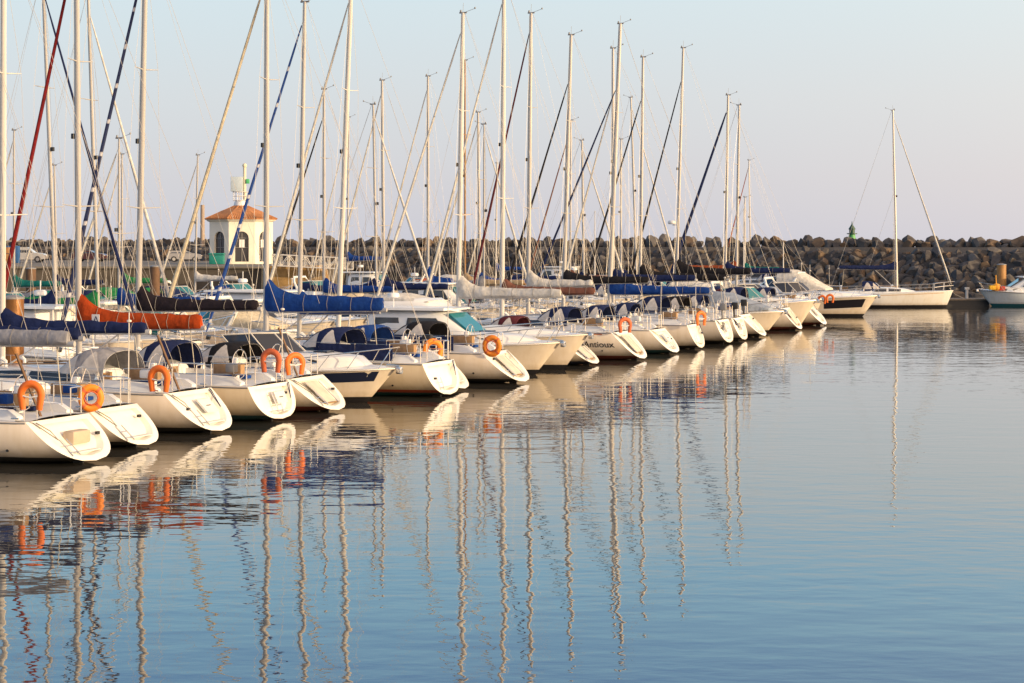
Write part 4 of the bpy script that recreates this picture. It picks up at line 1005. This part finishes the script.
# ================================================================== BOATS
ORL = (.50, .07, .02)
FR = 'yachts moored along the front row'
b1 = sailboat('nearest white yacht at lower left with orange horseshoe buoy and grey sail cover', -0.3, w0=.12, kit_='raft', L=10.6, B=3.3, fs=1.0, boot='black', mast_x=6.6, mast_h=14.5, cover='grey', boom_len=5.9, boom_z=2.62, cover_h=.40, hood=None, furl='white', group=FR, stripes=(('stripe', 1.9, 9.4, .10, .125, (.05, .05, .07)),))
b2 = sailboat('second white yacht from the left, narrow scoop stern with amber horseshoe buoy', 3.0, w0=.85, kit_='ladder2', L=9.8, B=2.9, fs=1.0, boot='black', mast_x=6.6, mast_h=14, cover='navy', boom_len=4.6, boom_z=2.55, hood=None, group=FR)
b3 = sailboat('third white yacht from the left with navy sail cover and bright orange horseshoe buoy', 6.7, w0=.95, kit_='locker', mr=.10, L=10.2, B=3.1, boot='black', mast_px=4, base_px=2, top=-60, cover='navy', boom_len=4.75, boom_z=2.55, hood='grey', furl='white', group=FR, mmat=M_aluw)
b4 = sailboat('white yacht with orange sail cover and red stripe on its hull', 10.3, w0=1.1, kit_='ladder', mr=.10, L=10.2, B=3.0, boot='green', hullc=CREAM, mast_px=76, base_px=79, top=-75, cover='orange', boom_len=4.25, boom_z=2.5, cover_h=.50, hood='navy', furl='red', transom='steep', group=FR, stripes=(('stripe', 1.9, 4.6, .16, .24, ORL),), furl_r=.07)
b5 = sailboat('white yacht with nearly black sail cover and striped dark blue rolled sail', 13.4, w0=.9, kit_='door', mr=.10, L=10.2, B=3.1, boot='rust', mast_px=147, base_px=137, top=-60, cover='dark', boom_len=4.3, boom_z=2.95, hood='black', furl=striped('sail_navy_white', FAB['navy'], (.5, .5, .55)), group=FR, furl_r=.07, stripes=(('stripe', 1.6, 9.2, .05, .09, (.35, .34, .33)),))
m1 = motorboat('low white motorboat with a wide navy band under its deck, bow pointing right', 16.7, L=8.6, B=2.9, fs=.95, fb=1.14, band=((.012, .018, .05), .6, 8.05, .10, .42), top='open', w0=.55, glass=M_win, canvas='navy', group='motorboats in the front row', arch=False)
b6 = sailboat('cream yacht with red and green waterline under the bright blue sail cover', 19.9, w0=.1, L=11.4, B=3.3, fs=1.15, boot='red', hullc=CREAM, mast_px=267, base_px=266, top=-40, cover='blue', boom_len=4.5, boom_z=2.72, cover_h=.56, hood='navy', furl='cream', transom='steep', group=FR, cloth='navy', stripes=(('stripe', 1.3, 10.5, .10, .15, ORL),), furl_r=.075, mr=.10)
b7 = sailboat('white yacht just behind the cream one, second blue sail cover and blue rolled sail', 22.4, w0=.65, L=10.4, B=3.1, fs=1.15, boot='navy', mast_px=305, base_px=299, top=2, cover='blue', boom_len=3.1, boom_z=2.55, cover_h=.42, hood='blue', furl=striped('sail_blue_white', FAB['blue'], (.55, .55, .6)), group=FR, cloth='navy', outboard=.4)
b8 = sailboat('white yacht with round amber lifebuoy and short dark marks along its side', 26.2, w0=-.1, kit_='door', L=11.2, B=3.2, fs=1.15, boot='black', mast_px=352, base_px=338, top=-20, cover='dark', boom_len=0, boom_z=2.7, hood='black', furl='white', group=FR, cloth='navy', mr=.10, mmat=M_aluw)
for (xa, xb, tp) in ((2.5, 3.2, .6), (3.45, 3.8, .2), (3.95, 4.9, .2)):
    H_ = INFO[b8.name][0]; H_.strip('side_mark', b8, M_black, xa, xb, .15, .24, 1, .008, taper=tp)
m2 = motorboat('white cabin cruiser with teal windscreen, bow pointing right in the middle', 30.6, L=9.6, B=2.9, fs=1.0, fb=1.28, top='hard', w0=.15, roof_h=1.45, glass=M_teal, group='motorboats in the front row', stripes=(('stripe', 3.5, 7.6, .30, .34, (.2, .18, .15)), ('side_mark', 5.6, 7.0, .68, .75, (.02, .02, .02))))
m3 = motorboat('long white flybridge cruiser with white cover on top behind the cabin cruiser', 33.7, L=11.6, B=3.0, fs=1.1, fb=1.45, top='fly', w0=.1, ws_x=5.4, roof_h=1.02, glass=M_win, group='motorboats in the front row', stripes=(('side_mark', 8.0, 10.0, .70, .76, (.02, .02, .02)),))
b9 = sailboat('white yacht with pale canvas sail cover rising at its mast, left of the open berth', 36.7, w0=.8, L=10.6, B=2.9, fs=1.0, boot='navy', mast_px=463, base_px=458, top=13, cover='white', boom_len=4.7, boom_z=2.75, cover_h=.40, hood='maroon', furl='white', group=FR, mr=.105, mmat=M_aluw)
b10 = sailboat('white yacht with brown sail cover and dark script name on its side', 40.7, L=10.8, B=3.2, fs=1.15, boot='rust', mast_px=504, base_px=502, top=-18, cover='brown', boom_len=4.4, boom_z=2.75, cover_h=.36, hood='navy', furl='white', group=FR, mr=.11, mmat=M_aluw, stripes=(('stripe', 1.4, 9.5, .05, .10, (.45, .14, .06)),), name_txt=('Antioux', 1.80, .70, .36), wheel=True)
b11 = sailboat('white yacht with pale folded sail, fourth stern beyond the open berth', 45.6, L=10.6, B=3.2, fs=1.1, boot='green', mast_px=531, base_px=528, top=13, cover='white', boom_len=3.2, boom_z=3.0, hood='navy', furl='maroon', group=FR, mr=.10)
b12 = sailboat('white yacht with black sail cover and straight alloy mast right of centre', 49.8, transom='steep', L=10.6, B=3.1, fs=1.15, boot='black', mast_px=571, base_px=563, top=35, cover='black', boom_len=4.4, boom_z=3.1, hood='navy', furl='black', frac=.86, group=FR, mr=.10)
b13 = sailboat('white yacht with long bright blue sail cover right of centre', 55.0, transom='steep', L=11.2, B=3.2, fs=1.15, boot='black', mast_px=620, base_px=609, top=24, cover='blue', boom_len=5.4, boom_z=2.45, cover_h=.42, hood='navy', furl='navy', frac=.8, group=FR, mr=.115, outboard=-.3)
b14 = sailboat('white yacht hard behind the blue covered one, mast crossing its neighbour', 58.0, transom='steep', L=10.6, B=3.0, fs=1.15, boot='black', mast_px=613, base_px=613, top=48, cover='navy', boom_len=4.6, boom_z=3.05, hood='black', furl='white', frac=.83, group=FR, outboard=.4)
b15 = sailboat('white yacht with navy sail cover and stern slanting left of the blue grey covered bow', 62.3, L=10.8, B=3.2, fs=1.2, boot='black', mast_px=643, base_px=640, top=57, cover='black', boom_len=5.0, boom_z=3.0, cover_h=.42, hood='navy', furl='black', frac=.86, group=FR, outboard=.2)
m4 = motorboat('small motorboat under a blue grey cover, bow pointing right', 66.4, L=7.4, B=2.7, fs=1.05, fb=1.3, top='none', w0=-.1, cockpit_cover='bluegrey', group='motorboats in the front row')
b16 = sailboat('white yacht with long dark sail cover and dark rolled sail far along the row', 71.0, L=11.0, B=3.2, fs=1.25, boot='rust', mast_px=683, base_px=676, top=48, cover='black', boom_len=4.6, boom_z=3.2, cover_h=.42, hood='navy', furl='black', frac=.9, group=FR, radar=True)
m6 = motorboat('white cabin motorboat with golden bow between the far sterns', 74.3, L=8.4, B=3.0, fs=1.2, fb=1.7, top='canvas', canvas='maroon', w0=-.2, group='motorboats in the front row')
b17 = sailboat('white yacht with thick dark rolled sail and twin orange buoys at the far end', 77.8, L=10.6, B=3.2, fs=1.25, boot='rust', mast_px=728, base_px=725, top=95, cover='navy', boom_len=4.2, boom_z=3.2, hood='navy', furl='navy', frac=.95, group=FR, furl_r=.11)
b18 = sailboat('bow-out yacht with alloy mast and rust red folded sail at the far end', 81.0, direction=-1, w0=1.0, L=10.6, B=3.2, fs=1.2, fb=1.35, boot='rust', mast_px=739, base_px=736, top=105, cover='rust', boom_len=3.4, boom_z=3.3, hood='navy', furl=None, frac=.96, group=FR)
m7 = motorboat('outermost motorboat with black side panel and pale canopy at the end of the row', 93.0, L=11.5, B=3.6, fs=1.15, fb=1.5, top='open', w0=-.4, group='motorboats in the front row', glass=M_win, band=((.012, .012, .02), 8.0, 10.7, .22, .80))
m8 = motorboat('motorboat with cream canopy behind the far yachts at the row end', 87.0, L=9.4, B=3.2, fs=1.1, fb=1.4, top='canvas', canvas='cream', w0=2.2, group='motorboats in the front row', glass=M_win, mast=7.5)

m10 = motorboat('large motorboat with tall white canopy glowing behind the outermost boats', 97.2, direction=1, L=9.6, B=3.2, fs=1.45, fb=1.8, top='canvas', canvas='white', w0=3.2, group='motorboats in the front row', glass=M_win, mast=5.2, canopy_h=.55)
# second row
SR = 'yachts in the second row behind the pontoon'
def row2(label, px, base, top, direction=1, cover='navy', L=10.0, furl='white', frac=.97, hood='navy', mr=.08, boom_z=2.5, boom_len=4.0, hullc=WARMLIT_WHITE, mmat=None, wbase=14.6, lvl=1, boot='black', group=SR, **k):
    mx_ = L*.62
    mw = wbase+mx_ if direction == 1 else wbase+L-mx_
    t = t_for(base, mw)
    return sailboat(label, t, direction, wbase, L=L, mast_px=px, base_px=base, top=top, cover=cover, furl=furl, frac=frac, hood=hood, mr=mr, boom_z=boom_z, boom_len=boom_len, hullc=hullc, mmat=mmat, lvl=lvl, boot=boot, group=group, **k)
row2('second row yacht whose mast leans left at the far left, bow pointing right', 41, 57, -25, -1, cover='navy', furl='navy', hood='teal')
row2('second row yacht with slim mast and green cover between two thick masts at left', 87, 99, -5, -1, cover='green', furl='white', hood='green')
row2('second row yacht with pale mast and blue cover between the dark and blue sail covers', 119, 119, 138, 1, cover='blue', L=8.4, mr=.06, hood='teal')
row2('second row yacht with short mast left of the leaning white mast', 324, 324, 89, 1, cover='blue', furl='black', frac=.9, mr=.085)
row2('second row yacht with slender mast curving right beside its twin left of centre', 373, 377, 104, -1, cover='navy', mr=.07, L=9.4, furl='white')
row2('second row yacht with straight alloy mast left of centre, rolled sails forming a V', 382, 384, 80, 1, cover='navy', mr=.09, furl='white', L=9.6)
row2('second row yacht with upright blue canvas wrapped at its mast', 428, 428, 76, 1, cover='blue', mr=.085, furl='white', boom_len=1.6, cover_h=.6)
row2('second row yacht with the orange brown wooden mast beside a thick white mast', 465, 465, 60, 1, cover='tan', mr=.06, mmat=M_wood, furl=None)
row2('second row yacht with the left of two close thin masts before the thick central mast', 478, 480, 112, 1, cover='blue', mr=.09, furl='white', L=9.6)
row2('second row yacht with the right of two close thin masts before the thick central mast', 484, 484, 124, -1, cover='grey', mr=.06, furl='white', L=8.6)
row2('second row yacht with thin mast just right of the black covered yacht mast', 571, 570, 120, 1, cover='brown', mr=.07, furl='brown', L=9.6)
row2('second row yacht with short weathered mast right of centre', 582, 584, 140, -1, cover='navy', mr=.08, furl='white', L=8.8)
row2('second row yacht with thin mast between the crossing masts', 621, 621, 139, 1, cover='navy', mr=.07, furl=None, L=9.0)
row2('second row yacht with mast leaning left just right of the crossing masts', 631, 637, 97, -1, cover='black', mr=.08, furl='white', L=9.8)
# third row near the quay
TR = 'boats in the third row near the quay'
def row3(label, px, base, top, **k):
    a = dict(wbase=39, group=TR, lvl=0, L=8.6, mr=.075, boom_len=3.4); a.update(k); return row2(label, px, base, top, k.pop('direction', 1) if 'direction' in k else 1, **{q: v for q, v in a.items() if q != 'direction'})
row3('third row boat with short white mast and teal canopy at the far left', 14, 14, 130, cover='teal', hood='teal')
row3('third row boat with pale stubby mast left of the thick cream mast', 54, 57, 165, cover='navy')
row3('third row boat with green cover below the orange sail cover yacht', 122, 122, 154, cover='green', hood='green', L=7.8)
row3('third row boat with white mast and orange and white cockpit left of the hut', 198, 195, 155, cover='white', hood='blue')
row3('third row boat with thin mast and bright blue furled sail right of the hut', 349, 347, 117, cover='blue', L=9.6, boom_z=3.7, hood='blue')
row3('third row boat with thin mast behind the central thick masts', 497, 496, 163, cover='blue', L=8.6)
row3('distant yacht with teal cover and short mast right of the far end masts', 745, 745, 197, cover='teal', L=8.4, wbase=16, lvl=1, furl=None)
row3('distant yacht with slim mast and red sail foot right of the far end masts', 749, 751, 160, cover='rust', L=9.0, wbase=19, furl='rust', lvl=1)
# motor cruisers filling the second and third rows
R2M = 'motorboats in the second row'
for (t_, w_, dr, lab, kw) in [
    (20.5, 14.8, 1, 'white hardtop motorboat behind the grey sail cover at the left', dict(top='hard', L=8.6)),
    (31.0, 14.8, -1, 'white motorboat with green canopy in the second row left of the hut', dict(top='canvas', canvas='green', L=7.8)),
    (36.2, 14.8, 1, 'white cabin motorboat with cream cockpit behind the dark sail cover', dict(top='canvas', canvas='cream', L=8.2)),
    (40.2, 14.8, -1, 'white open motorboat with pale windscreen behind the blue sail cover', dict(top='open', L=8.0, glass=M_win)),
    (43.6, 14.8, -1, 'white cruiser with curved screen right of the blue sail cover peak', dict(top='hard', L=9.0)),
    (63.6, 14.8, -1, 'white hardtop cruiser behind the pale sail cover', dict(top='hard', L=8.8, mast=6.5)),
    (72.2, 14.8, -1, 'white motorboat with maroon canopy behind the brown sail cover', dict(top='canvas', canvas='maroon', L=8.4)),
    (76.4, 14.8, 1, 'white motorboat with teal windscreen behind the brown sail cover', dict(top='open', L=8.6)),
    (91.5, 14.8, -1, 'white motorboat with radar dome right of the dark sail covers', dict(top='hard', L=8.8, mast=7.5)),
    (104.5, 14.8, -1, 'white motorboat with navy canopy at the end of the second row', dict(top='canvas', canvas='navy', L=8.4)),
    (108.5, 14.8, 1, 'white motorboat with long pale cover at the end of the second row', dict(top='none', cockpit_cover='white', L=9.2))]:
    motorboat(lab, t_, dr, w_, lvl=1, group=R2M, **kw)
R3M = 'motorboats in the third row near the quay'
for (px_, lab, kw) in [(2, 'small boat with green canopy left of the brown pile', dict(top='canvas', canvas='green', L=6.6)), (40, 'small white motorboat with purple grey cover near the quay at left', dict(top='none', cockpit_cover='grey', L=6.8)), (84, 'small boat under a bright blue canopy near the quay', dict(top='canvas', canvas='blue', L=7.0)),
                       (102, 'small boat with light green cover below the quay', dict(top='none', cockpit_cover='green', L=6.6)), (150, 'small boat with navy cover beside the short brown pile', dict(top='none', cockpit_cover='navy', L=6.6)), (174, 'small boat with teal canopy near the quay', dict(top='canvas', canvas='teal', L=7.0)),
                       (240, 'white boat with bright blue side panels moored below the hut', dict(top='canvas', canvas='blue', L=7.8)), (318, 'white boat with navy canopy below the gangway', dict(top='canvas', canvas='navy', L=7.4)),
                       (372, 'white low motorboat with maroon band right of the gangway', dict(top='hard', L=7.6)), (405, 'white motorboat with orange gear in its cockpit', dict(top='canvas', canvas='rust', L=7.0)), (448, 'white motorboat with pale cover behind the pale sail cover', dict(top='none', cockpit_cover='white', L=7.2)), (545, 'white motorboat behind the brown sail cover', dict(top='hard', L=7.6))]:
    D_w = 43; t_ = t_for(px_, D_w)
    motorboat(lab, t_, 1 if int(px_) % 2 else -1, 38.8, lvl=0, group=R3M, **kw)

# yacht alone on the right, side-on
psn = at(838, 307, 149); A_ = R(-9)
b20 = sailboat('lone white yacht moored side-on at the right below the breakwater', 0, pos=(psn.x-1.1, 150.2), ang=A_, L=10.4, B=3.3, fs=1.0, fb=1.32, boot='black', hullc=(.76, .74, .71), mast_px=893, base_px=897, top=110, cover='navy', boom_len=4.6, boom_z=3.0, cover_h=.32, hood='navy', furl='white', frac=.98, lvl=1, group='yachts moored by the breakwater', transom='steep', windows=2, mr=.09, wheel=True,
               stripes=(('stripe', .8, 9.6, .14, .18, (.5, .28, .12)), ))
# small working boat at right edge, bow to the left
psn = at(983, 306, 150)
m9 = motorboat('pale blue grey work boat with yellow gear on its bow at the right edge', 0, pos=(psn.x+7.6, 151.0), ang=R(176), L=7.6, B=2.7, fs=1.0, fb=1.35, hullc=(.68, .72, .74), boot='green', top='hard', lvl=1, glass=M_win, group='motorboats by the breakwater', ws_x=4.0, roof_h=1.35)
for i, (dx, dz, col_, nm, lb) in enumerate([(.9, .0, (.75, .42, .02), 'crate', 'yellow crate on the bow of the work boat at the right edge'), (1.7, .0, (.55, .05, .03), 'crate', 'red crate behind the yellow one on the work boat'), (1.3, .0, (.80, .36, .03), 'net_bundle', 'orange yellow net bundle heaped on the foredeck of the work boat')]):
    q = MB()
    if nm == 'crate':
        q.box(-.25, .25, -.2, .2, 0, .34, b=.03)
    else:
        q.ball((0, 0, .3), .42, 9, 6, .8)
        q.tube([(0, 0, .4), (-.05, 0, 1.3)], .05, 6)
    o = q.build(nm, mat('gear_%d' % i, col_, .7, var=.3, vscale=4, bump=.6, bscale=8)); o.location = (psn.x+dx, 150.6+.12*i, 1.36-.06*i); tag(o, lb, 'net' if nm == 'net_bundle' else 'crate')
# pontoon between them with bollard
dk = MB(); pa = at(935, 300, 152.5); pb = at(990, 300, 152.5)
t = empty('pontoon', (pa.x, 152.5, 0)); tag(t, 'dark floating pontoon between the lone yacht and the work boat', 'pontoon', 'floating pontoons')
dk.box(0, pb.x-pa.x, -.2, 2.2, .45, .58); dk.build('deck', M_pont, t, smooth=False); dk = MB(); dk.box(.1, pb.x-pa.x-.1, -.1, 2.1, -.2, .448); dk.build('float', M_black, t, smooth=False)
q = MB(); p = at(967.5, 300, 152.8); q.tube([(p.x, 153, .58), (p.x, 153, 1.35)], .12, 8); q.box(p.x-.18, p.x+.18, 152.85, 153.15, 1.3, 1.5, b=.03)
tag(q.build('power_pedestal', M_aluw), 'small pale service pedestal on the dark pontoon at the right', 'pedestal')
ml = MB(); ml.tube([(pb.x-3.6, 151.5, 1.5), (pb.x-3.0, 152, .95), (pb.x-2.2, 152.5, .62)], .03, 5); tag(ml.build('mooring_line', M_rope), 'slack pale mooring line from the lone yacht bow to the dark pontoon', 'rope')

# ---- lifebuoys
lifebuoy('orange horseshoe lifebuoy on the nearest yacht at lower left', b1, 31, 397, 'shoe', M_orange, yawl=R(12))
lifebuoy('amber lifebuoy with a coiled line on the second yacht from the left', b2, 91, 398, 'wring', M_yorange, yawl=R(38), size=.95)
lifebuoy('bright orange horseshoe lifebuoy on the third yacht from the left', b3, 159, 380, 'shoe', M_orange, yawl=R(0), size=1.05)
lifebuoy('faded red horseshoe lifebuoy on the yacht with the red stripe', b4, 271, 362, 'shoe', M_rorange, yawl=R(5))
lifebuoy('narrow orange horseshoe lifebuoy seen almost edge-on left of the navy banded motorboat', b5, 295, 365, 'shoe', M_orange, yawl=R(50))
lifebuoy('amber horseshoe lifebuoy seen edge-on above the cream yacht stern', b7, 433, 351, 'shoe', M_yorange, yawl=R(45), size=1.15)
lifebuoy('round amber lifebuoy with dark red centre on the stern rail in the middle', b8, 492, 346, 'wring', M_yorange, yawl=R(5), size=1.1)
lifebuoy('orange lifebuoy on the yacht with the dark script name', b10, 625, 326, 'shoe', M_rorange, yawl=R(40))
lifebuoy('small upright orange lifebuoy left of the grey covered bow', b12, 701, 319, 'shoe', M_orange, yawl=R(60), size=1.05)
lifebuoy('left of the twin orange lifebuoys at the far end of the row', b18, 822, 300, 'shoe', M_orange, yawl=R(10), size=.85)
lifebuoy('right of the twin orange lifebuoys at the far end of the row', b18, 830, 299, 'shoe', M_orange, yawl=R(10), size=.85)
fender('white fender hanging amidships on the nearest yacht', b1, 3.9)
fender('white fender on the shaded side of the red striped yacht', b4, 5.2)
fender('blue fender hanging on the yacht with the black sail cover right of centre', b12, 3.6, m=fab('blue'))
fender('white fender on the cream yacht under the blue sail cover', b6, 4.2)
# emblem patch on the orange cover: white square with a dark A-like mark
H4, loc4, mx4 = INFO[b4.name]
bo = [c for c in b4.children if c.name.startswith('boom')][0]
pm = MB(); x_ = mx4-.72; pm.box(x_-.13, x_+.13, .190, .205, 2.68, 2.95); pt = pm.build('sailmaker_patch', M_gel, bo, smooth=False)
pm = MB(); pm.prism([(x_+.07, 2.74), (x_+.03, 2.74), (x_-.01, 2.86), (x_-.07, 2.74), (x_-.10, 2.74), (x_-.02, 2.91)], .206, .211); pm.build('sailmaker_mark', fab('navy'), pt, smooth=False)
# old tiller extension poles/boathooks leaning on the rails
for (b, x, lab) in ((b1, 1.35, 'brown wooden pole strapped upright on the nearest yacht stern rail'), (b3, 1.2, 'dark pole slanting on the stern of the third yacht from the left'), (b5, 1.3, 'wooden pole slanting on the stern rail left of the navy banded motorboat')):
    H_, lc, _ = INFO[b.name]; a = lc @ Vector((x-.1, .35, H_.fs+.02)); c = lc @ Vector((x+.45, .55, H_.fs+1.5)); q = MB(); q.tube([a, c], .035, 6); tag(q.build('boathook', mat('pole_brown', (.16, .08, .035), .6, var=.3)), lab, 'pole')
print('OBJECTS', len(bpy.data.objects))
